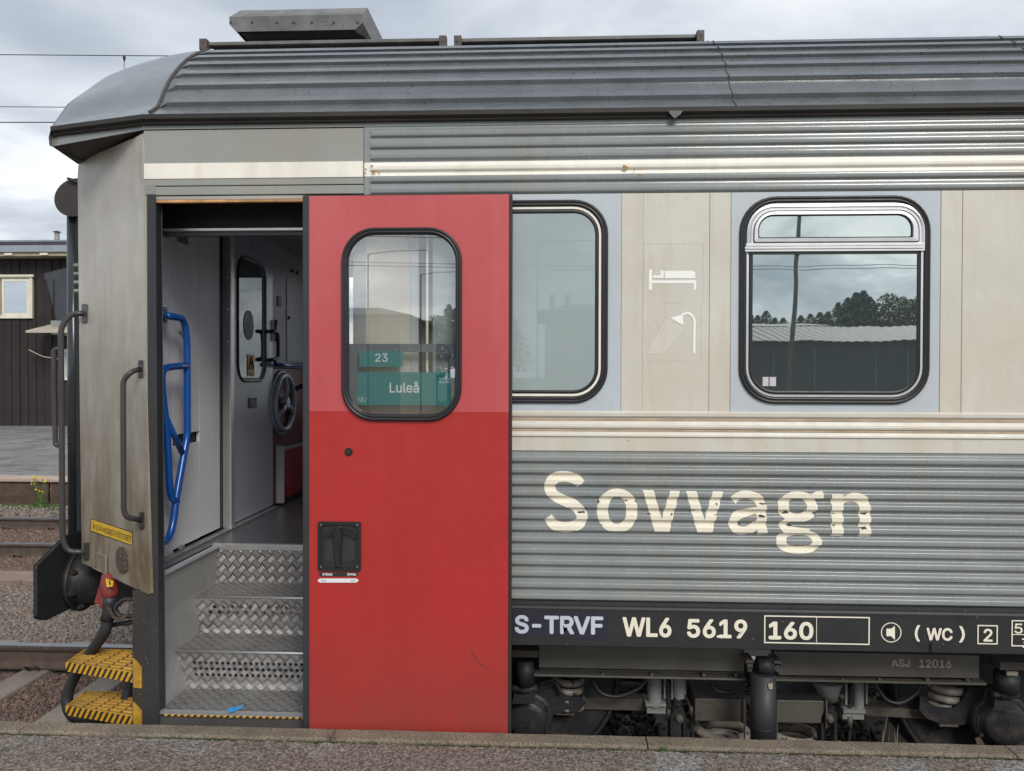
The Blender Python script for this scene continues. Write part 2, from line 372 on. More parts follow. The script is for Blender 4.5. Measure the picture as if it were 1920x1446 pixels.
def text2d(s, off=.0, shear=0):
    key = (s, off)
    if key in _TC: return _TC[key]
    cu = bpy.data.curves.new('lettering', 'FONT'); cu.body = s; cu.size = 1; cu.resolution_u = 3; cu.fill_mode = 'NONE'
    if FONT: cu.font = FONT
    ob = bpy.data.objects.new('lettering', cu); me = bpy.data.meshes.new_from_object(ob)
    co = [(p.co.x, p.co.y) for p in me.vertices]; nxt = {}
    for e in me.edges: nxt.setdefault(e.vertices[0], []).append(e.vertices[1]); nxt.setdefault(e.vertices[1], []).append(e.vertices[0])
    bpy.data.objects.remove(ob); bpy.data.meshes.remove(me); bpy.data.curves.remove(cu)
    seen = set(); loops = []
    for st_ in range(len(co)):
        if st_ in seen or st_ not in nxt: continue
        lp = [st_]; seen.add(st_); cur = st_
        nb = sorted(nxt[cur], key=lambda q: (q != cur+1)); cur = nb[0]
        while cur not in seen:
            lp.append(cur); seen.add(cur); q = [k for k in nxt[cur] if k not in seen]
            if not q: break
            cur = q[0]
        if len(lp) > 2: loops.append([co[i] for i in lp])
    def area(l): return .5*sum(l[i][0]*l[(i+1) % len(l)][1]-l[(i+1) % len(l)][0]*l[i][1] for i in range(len(l)))
    def inside(p, l):
        r = False
        for i in range(len(l)):
            (x1, y1), (x2, y2) = l[i], l[(i+1) % len(l)]
            if (y1 > p[1]) != (y2 > p[1]) and p[0] < (x2-x1)*(p[1]-y1)/(y2-y1)+x1: r = not r
        return r
    A_ = [area(l) for l in loops]; sg = 1 if max(A_, key=abs) > 0 else -1
    outs = [l for l, a_ in zip(loops, A_) if a_*sg > 0]; hols = [l for l, a_ in zip(loops, A_) if a_*sg < 0]
    v, f = [], []
    for gi, l in enumerate(outs):
        hs = [h for h in hols if inside(h[0], l)]; fl_, tr_ = tess([l]+hs); k = len(v); v += [(p.x, p.y, gi % 6) for p in fl_]; f += [tuple(i+k for i in t_) for t_ in tr_]
    xs = [p[0] for p in v]; ys = [p[1] for p in v]; x0, x1, y0, y1 = min(xs), max(xs), min(ys), max(ys)
    v = [((x-x0)/(x1-x0), (y-y0)/(y1-y0), g_) for x, y, g_ in v]; _TC[key] = (v, f); return v, f
def text_on(mb, s, bl, br, tl, off=.0, m=0):      # text filling the parallelogram bottom-left, bottom-right, top-left
    v, f = text2d(s, 0); bl, br, tl = Vector(bl), Vector(br), Vector(tl)
    nn = (br-bl).cross(tl-bl).normalized(); h = (tl-bl).length; ux, uy = (br-bl).normalized(), (tl-bl).normalized(); ww = (br-bl).length
    e = off*h; br2, tl2 = br-ux*2*e, tl-uy*2*e; o = bl+ux*e+uy*e; k = 10 if off > 0 else 1
    for i in range(k):
        a = 2*pi*i/k; d = (ux*cos(a)+uy*sin(a))*e+nn*(.00004*i)*(1 if nn.y < .0 or abs(nn.y) < .5 else -1)
        mb.add([o+d+(br2-bl)*x+(tl2-bl)*y+nn*(.000006*g_) for x, y, g_ in v], f, m)
def text_px(mb, s, px0, py0, px1, py1, Y, off=.0, m=0):  # py at the left end
    z1 = S(px0, py0, Y).z; z0 = S(px0, py1, Y).z; x0 = S(px0, py1, Y).x; x1 = S(px1, py1, Y).x
    text_on(mb, s, (x0, Y, z0), (x1, Y, z0), (x0, Y, z1), off, m)
def loop_px(pts, Y): return [S(p[0], p[1], Y) for p in pts]
def rr_plane(px0, py0, px1, py1, rpx, Y, n=8):    # rounded rectangle measured on the picture at plane Y -> loop in (x, z)
    pm, qm = (px0+px1)/2, (py0+py1)/2
    x0, x1 = S(px0, qm, Y).x, S(px1, qm, Y).x; z0, z1 = S(pm, py1, Y).z, S(pm, py0, Y).z
    k = (x1-x0)/(px1-px0)
    r = tuple(q*k for q in rpx) if isinstance(rpx, (tuple, list)) else rpx*k
    return rrect(x0, z0, x1, z1, r, n)
def ring_between(mb, A, B, levels, m=0):          # loops A (outer) B (inner) in (x,z); levels: (t, y)
    n = len(A); vs = []
    for t_, y in levels:
        vs += [Vector((a[0]*(1-t_)+b[0]*t_, y, a[1]*(1-t_)+b[1]*t_)) for a, b in zip(A, B)]
    fs = []
    for i in range(len(levels)-1):
        for j in range(n): fs.append((i*n+j, i*n+(j+1) % n, (i+1)*n+(j+1) % n, (i+1)*n+j))
    mb.add(vs, fs, m)
def sweep(profile, xs, ampf=None):                # profile of (y, z); xs list of x
    vs = []; k = len(profile)
    for i, x in enumerate(xs):
        a = 1 if ampf is None else ampf[i]
        vs += [(x, p[0]*a, p[1]) for p in profile]
    fs = [(i*k+j, (i+1)*k+j, (i+1)*k+j+1, i*k+j+1) for i in range(len(xs)-1) for j in range(k-1)]
    return vs, fs

XR = 3.4                          # right-hand end of the part of the coach that is built
# ================================================================= SETTING: ground, ballast, platform
YRN, YRF = .53, 2.035             # rails of the coach's track
Y2N, Y2F = 5.393, 7.0             # rails of the next track
PZ, PY = .42, -.095               # platform height and edge
FPY, FPZ = S(60, 960, 0).y, 0
def ballast_mat(): return M('ballast_ground', (.085,.068,.056), .9, var=.3, vscale=6, bump=.02, bscale=45, speckle=(55,.5,.66,(.22,.185,.155)))
bground = ballast_mat()
Z_GR = -.20
YW = 8.87; ZW = .30               # far platform wall
g = MB(); g.add([(-300,-.3,Z_GR),(300,-.3,Z_GR),(300,YW+.3,Z_GR),(-300,YW+.3,Z_GR)], [(0,1,2,3)])
tag(g.build('ballast_bed', bground), kind='structure')
g = MB(); g.add([(-900,YW+1,-.6),(900,YW+1,-.6),(900,1500,-.6),(-900,1500,-.6)], [(0,1,2,3)]); g.add([(-900,-1500,-.05),(900,-1500,-.05),(900,-14,-.05),(-900,-14,-.05)], [(0,1,2,3)])
tag(g.build('ground', M('distant_grass_ground', (.07,.10,.04), .9, var=.4, vscale=.2)), kind='structure')

def stones(name, n, xr, yr, zf, size, mat, seed):
    rs = np.random.RandomState(seed)
    bm = bmesh.new(); bmesh.ops.create_icosphere(bm, subdivisions=1, radius=1); bv = np.array([v.co[:] for v in bm.verts]); bf = np.array([[v.index for v in f.verts] for f in bm.faces]); bm.free()
    V = np.zeros((n, len(bv), 3)); 
    for_ = rs.normal(0, .17, (n, len(bv), 1)); V = bv[None]*(1+for_)
    V *= rs.uniform(.5, 1.1, (n, 1, 3)); a = rs.uniform(0, 6.28, n); t_ = rs.uniform(-.8, .8, n)
    ca, sa, ct, st = np.cos(a), np.sin(a), np.cos(t_), np.sin(t_)
    Rz = np.zeros((n,3,3)); Rz[:,0,0]=ca; Rz[:,0,1]=-sa; Rz[:,1,0]=sa; Rz[:,1,1]=ca; Rz[:,2,2]=1
    Rx = np.zeros((n,3,3)); Rx[:,0,0]=1; Rx[:,1,1]=ct; Rx[:,1,2]=-st; Rx[:,2,1]=st; Rx[:,2,2]=ct
    V = np.einsum('nij,nkj->nki', Rz@Rx, V)*(rs.lognormal(0, .25, (n,1,1))*size)
    x = rs.uniform(*xr, n); y = rs.uniform(*yr, n); z = zf(x, y)+rs.uniform(-.2, .9, n)*size
    V += np.stack([x, y, z], 1)[:, None]
    Fc = (bf[None]+(np.arange(n)*len(bv))[:, None, None]).reshape(-1, 3)
    me = bpy.data.meshes.new(name); me.vertices.add(n*len(bv)); me.vertices.foreach_set('co', V.reshape(-1)); me.loops.add(len(Fc)*3); me.loops.foreach_set('vertex_index', Fc.reshape(-1).astype(np.int32))
    me.polygons.add(len(Fc)); me.polygons.foreach_set('loop_start', np.arange(0, len(Fc)*3, 3, dtype=np.int32)); me.polygons.foreach_set('loop_total', np.full(len(Fc), 3, dtype=np.int32)); me.update(calc_edges=True); me.validate()
    me.materials.append(mat); o = bpy.data.objects.new(name, me); COL.objects.link(o); return tag(o, kind='stuff')
def stone_mat(name, cols):
    mt, t, b = new_mat(name); gn = t.nodes.new('ShaderNodeNewGeometry'); r = t.nodes.new('ShaderNodeValToRGB'); e = r.color_ramp.elements; r.color_ramp.interpolation = 'CONSTANT'
    e[0].position = 0; e[0].color = (*cols[0], 1); e[1].position = 1/len(cols); e[1].color = (*cols[1], 1)
    for i, c in enumerate(cols[2:]): q = e.new((i+2)/len(cols)); q.color = (*c, 1)
    t.links.new(gn.outputs['Random Per Island'], r.inputs[0]); n = noise(t, 60, 4); t.links.new(mixc(t, mr(t, n.outputs['Fac'], .35, .7, 0, .55), r.outputs[0], (.07,.05,.04)), b.inputs['Base Color']); b.inputs['Roughness'].default_value = .85; return mt
st_grey = stone_mat('ballast_grey_stone', [(.25,.21,.18),(.17,.145,.125),(.30,.26,.22),(.12,.10,.085),(.20,.16,.13),(.27,.20,.155),(.23,.20,.175)])
st_red = stone_mat('ballast_rusty_stone', [(.17,.105,.08),(.12,.08,.06),(.21,.135,.10),(.085,.06,.045),(.15,.10,.08),(.24,.16,.12),(.11,.08,.07)])
zflat = lambda x, y: np.full_like(x, Z_GR+.0)
stones('ballast_stones', 26000, (-4.7, -1.6), (-.02, YRF-.08), zflat, .0125, st_red, 1)
stones('ballast_stones', 5000, (-1.3, 3.4), (-.02, YRF-.08), zflat, .026, st_grey, 2)
stones('ballast_stones', 32000, (-5.8, -2.2), (YRF+.07, 4.25), zflat, .0135, st_grey, 3)
stones('ballast_stones', 13000, (-8.2, -4.6), (4.65, Y2N-.07), lambda x, y: zflat(x, y)+.03, .019, st_red, 4)
stones('ballast_stones', 14000, (-9.5, -5.0), (Y2N+.07, Y2F-.07), lambda x, y: zflat(x, y)+.03, .020, st_red, 5)
stones('ballast_stones', 6000, (-10.5, -6.2), (Y2F+.08, YW), lambda x, y: zflat(x, y)+.03, .024, st_grey, 6)

def rail_section(y, zt, x0, x1, mbh, mbw):
    h = [(-.036,0),(-.036,-.012),(-.03,-.035),(-.010,-.048),(-.009,-.12),(-.07,-.145),(-.07,-.158),(.07,-.158),(.07,-.145),(.009,-.12),(.010,-.048),(.03,-.035),(.036,-.012),(.036,0)]
    n = len(h); vs = [(x, y+a, zt+b) for x in (x0, x1) for a, b in h]
    mbw.add(vs, [(i, i+1, n+i+1, n+i) for i in range(n-1)])
    mbh.add([(x0,y-.034,zt+.003),(x1,y-.034,zt+.003),(x1,y+.034,zt+.003),(x0,y+.034,zt+.003),(x0,y-.0365,zt-.012),(x1,y-.0365,zt-.012)], [(0,1,2,3),(4,5,1,0)])
def clip(mb, x, y, s):
    pts = [(x-.035, y+s*.075, -.16), (x-.04, y+s*.12, -.12), (x, y+s*.15, -.10), (x+.04, y+s*.12, -.12), (x+.035, y+s*.075, -.16)]
    mb.tube(catmull(pts, 4), .010, 8)
def track(name, ya, yb, x0, x1, xs, label, clips=True):
    t_ = thing(name, (0, (ya+yb)/2, Z_GR), label, 'track')
    for y in (ya, yb):
        a, b = MB(), MB(); rail_section(y, 0, x0, x1, a, b); r = b.build('rail', railside, t_, smooth=False); a.build('rail_head', steelrail, r)
    mb = MB(); mb.hexa([(-.13,ya-.55,-.34),(.13,ya-.55,-.34),(.13,yb+.55,-.34),(-.13,yb+.55,-.34),(-.10,ya-.55,-.163),(.10,ya-.55,-.163),(.10,yb+.55,-.163),(-.10,yb+.55,-.163)])
    base = mb.build('sleeper', sleeperm, t_, bevel=.012); base.location.x = xs[0]
    cls = []
    for y in (ya, yb):
        for s in (-1, 1): c = MB(); clip(c, 0, y, s); cls.append(c.build('rail_clip', railside, base, smooth=True))
    for x in xs[1:]:
        o = base.copy(); COL.objects.link(o); o.location.x = x
        for cl in cls: q = cl.copy(); COL.objects.link(q); q.parent = o
    return t_
# sleepers where the photograph shows them, every 0.65 m
xsl = [-3.76+.65*i for i in range(-3, 12)]
track('railway_track', YRN, YRF, -60, 60, xsl, 'near railway track with a polished rail running under the coach')
track('railway_track', Y2N, Y2F, -60, 60, [-6.9+.65*i for i in range(-5, 7)], 'farther pair of rails beyond the ballast, before the brown stone platform')
# concrete cable trough between the tracks
t_ = thing('cable_trough', (-6, 4.45, Z_GR), 'low concrete cable trough with flat lids between the two tracks', 'trough')
for i in range(-16, 2):
    mb = MB(); mb.box(i*.5-.0+.004, i*.5+.5-.004, 4.27, 4.64, Z_GR, -.135+random.uniform(-.004, .004)); mb.build('trough_lid', M('trough_concrete', (.21,.15,.125), .85, var=.2, speckle=(60,.5,.7,(.3,.22,.18))) if i == -16 else bpy.data.materials['trough_concrete'], t_, bevel=.006)

# our platform: asphalt sheet and a row of edge stones
def asphalt():
    mt, t, b = new_mat('platform_asphalt')
    n = noise(t, 75, 3, .9); n1 = noise(t, 1.6, 6, .6); n2 = noise(t, 40, 4, .7)
    c = mixc(t, mr(t, n.outputs['Fac'], .42, .60), (.055,.043,.036), (.30,.255,.215))
    c = mixc(t, mr(t, n2.outputs['Fac'], .45, .7, 0, .5), c, (.13,.10,.085))
    c = mixc(t, mr(t, n1.outputs['Fac'], .50, .66, 0, .75), c, mixc(t, mr(t, n.outputs['Fac'], .45, .58), (.13,.12,.11), (.42,.42,.42)))
    t.links.new(c, b.inputs['Base Color']); b.inputs['Roughness'].default_value = .85
    bp = t.nodes.new('ShaderNodeBump'); bp.inputs['Distance'].default_value = .004; t.links.new(n.outputs['Fac'], bp.inputs['Height']); t.links.new(bp.outputs[0], b.inputs['Normal']); return mt
asp = asphalt()
kerbm = M('edge_stone_concrete', (.215,.175,.13), .85, var=.35, vscale=5, bump=.005, bscale=120, speckle=(110,.46,.62,(.095,.075,.055)), spots=.66, spot=(.36,.32,.27), spotscale=130)
# a strip of real relief near the edge, then a plain sheet
nx, ny = 420, 26; xs_ = np.linspace(-2.9, 2.9, nx); ys_ = np.linspace(PY-.105, -.52, ny); vs = []; rs = np.random.RandomState(4)
from mathutils import noise as mnoise
crack = [(-1.02,-.19),(-1.00,-.24),(-1.03,-.29),(-1.06,-.34),(-1.05,-.40)]; crack2 = [(.56,-.19),(.60,-.23),(.63,-.27),(.70,-.33),(.72,-.42)]
def dist_poly(x, y, P):
    best = 9
    for (a, b), (c, d) in zip(P[:-1], P[1:]):
        tt = max(0, min(1, ((x-a)*(c-a)+(y-b)*(d-b))/((c-a)**2+(d-b)**2+1e-9))); best = min(best, math.hypot(x-a-tt*(c-a), y-b-tt*(d-b)))
    return best
for j, y in enumerate(ys_):
    for i, x in enumerate(xs_):
        z = PZ-.012+.003*mnoise.noise((x*6, y*6, 0))+rs.uniform(-.0022, .0022)
        for P in (crack, crack2):
            if abs(x-P[2][0]) < .12:
                dd = dist_poly(x+.008*mnoise.noise((x*40, y*40, 3)), y, P)
                if dd < .007: z -= .014
        if j == 0: z -= .012
        vs.append((x, y, z))
fs = [(j*nx+i, (j+1)*nx+i, (j+1)*nx+i+1, j*nx+i+1) for j in range(ny-1) for i in range(nx-1)]
plat = mesh_obj('platform', vs, fs, asp); tag(plat, kind='structure')
k = MB(); k.add([(-80,-14,PZ-.02),(80,-14,PZ-.02),(80,-.51,PZ-.016),(-80,-.51,PZ-.016)], [(0,1,2,3)]); k.add([(-80,-.53,PZ-.02),(-2.88,-.53,PZ-.02),(-2.88,PY-.1,PZ-.02),(-80,PY-.1,PZ-.02)],[(0,1,2,3)]); k.add([(2.88,-.53,PZ-.02),(80,-.53,PZ-.02),(80,PY-.1,PZ-.02),(2.88,PY-.1,PZ-.02)],[(0,1,2,3)])
k.add([(-80,PY-.05,Z_GR-.1),(80,PY-.05,Z_GR-.1),(80,PY-.05,PZ-.03),(-80,PY-.05,PZ-.03)], [(0,1,2,3)])
k.build('platform_slab', asp, plat)
kx = [-5.2, -3.2, SZ(36,1370,PZ).x, SZ(622,1380,PZ).x, SZ(1212,1388,PZ).x, SZ(1893,1405,PZ).x, 3.3, 4.4]
for a, b in zip(kx[:-1], kx[1:]):
    mb = MB(); n = max(3, int((b-a)/.06)); y0 = PY-.102; 
    ring = []
    for i in range(n+1):
        x = a+.003+(b-a-.006)*i/n; w1 = .004*mnoise.noise((x*9, 1, 0)); w2 = .004*mnoise.noise((x*7, 5, 0)); w3 = .0035*mnoise.noise((x*5, 9, 0))
        ring += [Vector(q) for q in ((x, y0+w1, PZ-.05), (x, y0+w1, PZ-.008), (x, y0+.012+w1, PZ-.001+w3), (x, PY-.012+w2, PZ+w3), (x, PY+w2, PZ-.008+w3), (x, PY+w2, PZ-.16))]
    mb.add(ring, [(i*6+j, (i+1)*6+j, (i+1)*6+j+1, i*6+j+1) for i in range(n) for j in range(5)]+[(0,1,2,3,4,5), tuple(n*6+q for q in (5,4,3,2,1,0))])
    mb.build('edge_stone', kerbm, plat)
# moss line in the joint behind the edge stones
def tufts(n, spots, hgt, mat, name, seed, w_=.0025, kind='stuff', lean=.5):
    rs = random.Random(seed); mb = MB()
    for _ in range(n):
        x, y, z, r = spots(rs); a = rs.uniform(0, 6.28); h = hgt*rs.uniform(.4, 1.2); l = h*rs.uniform(0, lean); b = rs.uniform(0, 6.28); x += rs.gauss(0, r); y += rs.gauss(0, r*.5)
        d = Vector((cos(a), sin(a), 0))*w_; e = Vector((cos(b)*l, sin(b)*l, h)); p = Vector((x, y, z))
        mb.add([p-d, p+d, p+e*.55+d*.7+Vector((0,0,h*.08)), p+e*.55-d*.7+Vector((0,0,h*.08)), p+e], [(0,1,2,3),(3,2,4)])
    o = mb.build(name, mat)
    if kind: tag(o, kind=kind)
    return o
def sp_joint(rs):
    x = rs.uniform(-2.6, 2.7)
    while rs.random() > .5+1.2*mnoise.noise((x*2.3, 7, 0)): x = rs.uniform(-2.6, 2.7)
    return x, PY-.107, PZ-.02, .003
tufts(5200, sp_joint, .009, moss, 'joint_moss', 3, .0028)
def grass_clump(name, x, y, z, n, h, mat, label, cat, r=.01, lean=.5, seed=1, w_=.002):
    o = tufts(n, lambda rs: (x, y, z, r), h, mat, name, seed, w_, None, lean); tag(o, label, cat); return o
grass_clump('grass_tuft', S(622, 1372, PY-.1).x, PY-.1, PZ-.01, 34, .055, M('dried_grass_dark', (.12,.09,.06), .8), 'withered dark grass tuft on the platform edge in front of the red door', 'grass', .012, .9, 3, .0009)
grass_clump('grass_tuft', S(1243, 1392, PY-.1).x, PY-.1, PZ-.02, 130, .02, grassm, 'small bright green weed in the kerb joint right of the red door', 'weed', .012, .9, 5, .0022)
grass_clump('grass_tuft', S(1668, 1390, PY).x, PY-.012, PZ, 9, .13, strawm, 'thin straw-coloured stalks standing on the kerb in front of the right wheel', 'grass', .022, .45, 9, .0011)

stones('loose_grit', 420, (-2.9, 2.9), (-.55, PY-.0), lambda x, y: np.full_like(x, PZ-.006), .0042, st_grey, 9)
# far platform
mb = MB(); mb.add([(-120,YW+.35,ZW),(120,YW+.35,ZW),(120,80,ZW),(-120,80,ZW)], [(0,1,2,3)])
tag(mb.build('far_platform', asphaltfar), kind='structure')
t_ = thing('stone_platform_wall', (-9, YW, Z_GR), 'low brown stone platform wall with pale coping beyond the second track', 'wall')
x = -13.0
while x < -4.5:
    l = random.uniform(1.1, 1.7); mb = MB(); n = 10; ring = []
    for i in range(n+1):
        xx = x+.012+(l-.024)*i/n; q = .02*mnoise.noise((xx*3, 2, 0))
        ring += [(xx, YW+.02+q, Z_GR-.1), (xx, YW+q-.01, .02), (xx, YW+.01-q, ZW-.06), (xx, YW+.34, ZW-.06)]
    mb.add(ring, [(i*4+j, (i+1)*4+j, (i+1)*4+j+1, i*4+j+1) for i in range(n) for j in range(3)]); mb.build('stone_block', stonewall, t_)
    mb = MB(); mb.box(x+.008, x+l-.008, YW-.03+random.uniform(-.02, .02), YW+.36, ZW-.058, ZW+.004); mb.build('coping_slab', edgestone, t_, bevel=.012)
    x += l
grass = tufts(1500, lambda rs: (rs.choice([-8.75, -8.35, -9.3, -8.0, -7.6]), YW-.10, Z_GR+.01, .10), .09, grassm, 'trackside_grass', 21, .006)
fl = thing('flowering_weed', (SZ(82, 958, Z_GR).x, YW-.15, Z_GR), 'yellow-flowered weed growing up against the brown stone platform wall', 'plant')
fx = S(80, 930, YW-.15).x; mb = MB(); mp_ = MB(); ml = MB(); rs = random.Random(5)
for i in range(9):
    top = Vector((fx+rs.uniform(-.17, .12), YW-.15+rs.uniform(-.06, .04), rs.uniform(.10, .34))); b0 = Vector((fx+rs.uniform(-.02, .04), YW-.15, Z_GR)); mid = (top+b0)/2+Vector((rs.uniform(-.04, .04), 0, .03))
    mb.tube(catmull([b0, mid, top], 4), .004, 5)
    for _ in range(3):
        c = top+Vector((rs.uniform(-.03, .03), rs.uniform(-.03, .01), rs.uniform(-.02, .02))); mp_.add([c+Vector((.016*cos(a), -.004*(j % 2), .011*sin(a)+.003)) for j, a in enumerate([k*pi/3 for k in range(6)])], [(0,1,2,3,4,5)])
for _ in range(260):
    c = Vector((fx+rs.gauss(.0, .11), YW-.17+rs.gauss(0, .04), Z_GR+.02+abs(rs.gauss(0, .09)))); d = Vector((rs.uniform(-1, 1), rs.uniform(-1, 0), rs.uniform(-.2, 1)))*.035; e = Vector((rs.uniform(-1, 1), .2, rs.uniform(-1, 1))).normalized()*.006
    ml.add([c-e, c+e, c+d+e*.4, c+d*1.3, c+d-e*.4], [(0,1,2,3,4)])
mb.build('stem', grassm, fl); mp_.build('flower', petal, fl); tag(ml.build('leaf', grassm, fl), kind='stuff')

# ================================================================= far building
YB = 21.8
bl = thing('timber_building', (S(-40, 800, YB).x, YB+4, ZW), 'dark brown timber building with cream window and chimney across the tracks', 'building')
def zb(py, Y=YB): return S(60, py, Y).z
def xb(px, Y=YB): return S(px, 700, Y).x
bx0, bx1 = xb(-130), xb(330)
mb = MB(); mb.box(bx0, bx1, YB+.07, YB+9, zb(790), zb(470)); mb.build('wall', boardgap_shade, bl)
pw = (xb(15.2)-xb(0)); x = bx0; i = 0; prev = None
while x < bx1-pw:
    if prev is None:
        mb = MB(); mb.box(.011, pw-.011, 0, .045, zb(800), zb(486)); prev = mb.build('wall_board', board, bl, bevel=.006); prev.location.x = x; prev.location.y = YB
    else:
        o = prev.copy(); COL.objects.link(o); o.location.x = x; o.location.y = YB+random.choice((0, .03, .015))
    x += pw
mb = MB(); mb.box(bx0, bx1, YB-.03, YB+.03, zb(805), zb(800)); mb.build('base_rail', board, bl)
mb = MB(); mb.box(bx0, bx1, YB+.04, YB+.3, ZW-.1, zb(806)); mb.build('plinth', M('ochre_plinth', (.30,.21,.11), .8), bl)
mb = MB(); mb.box(bx0, bx1, YB-.55, YB+.05, zb(485), zb(478)); mb.build('soffit', M('soffit_boards', (.36,.31,.22), .7), bl)
for q in (33, 98): mb = MB(); mb.box(xb(q), xb(q+14), YB-.62, YB-.58, zb(484), zb(480)); mb.build('gutter_bracket', windowwhite, bl)
mb = MB(); mb.box(bx0, bx1, YB-.62, YB-.57, zb(478), zb(466)); mb.build('fascia', zincroof, bl)
mb = MB(); mb.box(bx0, bx1, YB-.60, YB-.5, zb(466), zb(459)); mb.build('roof_edge', M('dark_eave', (.05,.045,.055), .6), bl)
mb = MB(); mb.hexa([(bx0,YB-.6,zb(459)),(bx1,YB-.6,zb(459)),(bx1,YB+9,zb(459)+.4),(bx0,YB+9,zb(459)+.4),(bx0,YB-.6,zb(457)),(bx1,YB-.6,zb(457)),(bx1,YB+9,zb(457)+.45),(bx0,YB+9,zb(457)+.45)]); mb.build('roof', zincroof, bl)
mb = MB(); mb.tube([(bx0, YB-.4, zb(455)), (bx1, YB-.4, zb(455))], .012, 6); mb.build('roof_rail', wirem, bl)
YC = YB+1.5; ch = MB(); cxx = S(107, 440, YC).x; ch.cyl((cxx, YC, zb(470, YC)), (cxx, YC, S(107, 437, YC).z), .085, 14); co = ch.build('chimney', M('grey_flue', (.24,.23,.24), .5), bl, smooth=True)
ch = MB(); z_ = S(107, 435, YC).z; ch.tube([(cxx, YC, z_-.005), (cxx, YC, z_+.02), (cxx, YC, z_+.04)], [.15, .09, .02], 16)
for a in range(3): ch.cyl((cxx+.07*cos(a*2.1), YC+.07*sin(a*2.1), z_-.06), (cxx+.07*cos(a*2.1), YC+.07*sin(a*2.1), z_), .008, 5)
ch.build('chimney_cap', darkslate, co)
# window: frame, sash, pane, drip board
wn = MB()
def frame(mb, p0, q0, p1, q1, wpx, Yf, Yb):
    mb.pbox(p0, q0, p1, q0+wpx, Yf, Yb); mb.pbox(p0, q1-wpx, p1, q1, Yf, Yb); mb.pbox(p0, q0+wpx, p0+wpx, q1-wpx, Yf, Yb); mb.pbox(p1-wpx, q0+wpx, p1, q1-wpx, Yf, Yb)
frame(wn, -6, 517, 60, 597, 5, YB-.06, YB+.02); win = wn.build('window', windowwhite, bl)
wn = MB(); frame(wn, 3, 523, 55, 592, 5, YB-.04, YB+.01); wn.build('sash', windowwhite, win)
wn = MB(); wn.pbox(8, 528, 54, 587, YB-.025, YB-.005); wn.build('pane', houseglass, win)
wn = MB(); wn.pbox(-7, 515, 62, 519, YB-.12, YB-.06); wn.build('drip_board', windowwhite, win)
wn = MB(); frame(wn, 117, 655, 190, 713, 5, YB-.06, YB+.02); win = wn.build('window', windowwhite, bl)
wn = MB(); wn.pbox(120, 658, 188, 710, YB-.025, YB-.005); wn.build('pane', houseglass, win); wn = MB(); frame(wn, 128, 661, 186, 706, 3, YB-.03, YB+.01); wn.build('sash', windowwhite, win)
hd = MB(); P = lambda a, b, Y=YB-.8: S(a, b, Y)
hd.prism([P(87,524), P(170,524), P(170,600), P(105,600)], (0, .8, 0)); hb = hd.build('metal_hood', darkslate, bl)
hd = MB(); hd.prism([P(83,524), P(175,524), P(175,513), P(83,513)], (0, .1, 0)); hd.prism([P(83,513), P(175,513), P(175,493), P(121,503)], (0, .75, 0)); hd.build('hood_roof', darkslate, hb)
hd = MB(); hd.pbox(99.3, 524, 100.6, 600, YB-.83, YB-.79); hd.build('hood_seam', blackm, hb)
cn = MB(); cn.hexa([S(48,624,YB-1.2), S(175,624,YB-1.2), S(175,611,YB), S(88,611,YB), S(48,620,YB-1.2), S(175,619,YB-1.2), S(175,607,YB), S(92,609,YB)]); cb = cn.build('porch_canopy', canopy, bl)
cn = MB(); cn.pbox(95, 601, 180, 611, YB-.3, YB-.25); cn.build('canopy_flashing', zinc, cb); cn = MB(); cn.pbox(96, 620, 110, 627, YB-1.0, YB-.3); cn.build('canopy_bracket', windowwhite, cb)
wb = thing('bare_twig', S(75, 660, YB-2), 'thin bare branch sticking out left of the handrails before the brown wall', 'twig')
mb = MB(); mb.tube([S(54,656,YB-2), S(70,664,YB-2.1), S(82,669,YB-2), S(125,676,YB-2)], .012, 5); mb.build('twig_stem', canopy, wb)

# overhead wires beyond the coach
def wire(name, pts, r, label, group=None):
    mb = MB(); mb.tube(pts, r, 6); o = mb.build(name, wirem); return tag(o, label, 'wire', group)
YO = 6.2
wire('overhead_wire', [S(-200,101,YO), S(235,104.5,YO), S(700,107,YO)], .006, 'topmost overhead wire in the grey sky left of the coach roof')
wire('overhead_wire', [S(-200,199,YO), S(110,201,YO), S(500,204,YO)], .005, 'middle overhead wire, the thinner one ending behind the roof dome')
wire('overhead_wire', [S(-200,229.5,YO), S(95,229.5,YO), S(500,230,YO)], .007, 'lowest and thickest overhead wire meeting the coach roof at gutter level')
mb = MB(); mb.tube([S(233,105,YO), S(233,112,YO), S(232,200,YO)], .004, 5); d_ = mb.build('wire_dropper', wirem); tag(d_, 'thin vertical dropper hanging from the top overhead wire above the roof dome', 'dropper')
mb = MB(); mb.tube([S(233,104,YO), S(233,108,YO), S(233,116,YO)], [.012,.02,.006], 8); mb.build('dropper_clamp', blackm, d_)

# ================================================================= THE COACH
car = thing('railway_coach', (0, 1.4, 0), 'grey and cream corrugated sleeping coach with an open red door at the platform', 'railway coach')
def part(mb, name, mat, smooth=False, bevel=0, parent=None, label=None, mats=None):
    o = mb.build(name, mat, parent or car, smooth, bevel, mats)
    if label: o['label'] = label
    return o
XJ = S(268, 300, 0).x             # where the side becomes the tapered end
XO0, XO1 = S(292, 700, 0).x, S(668, 700, 0).x     # door opening
def zs(py, px=960, Y=0.0): return S(px, py, Y).z
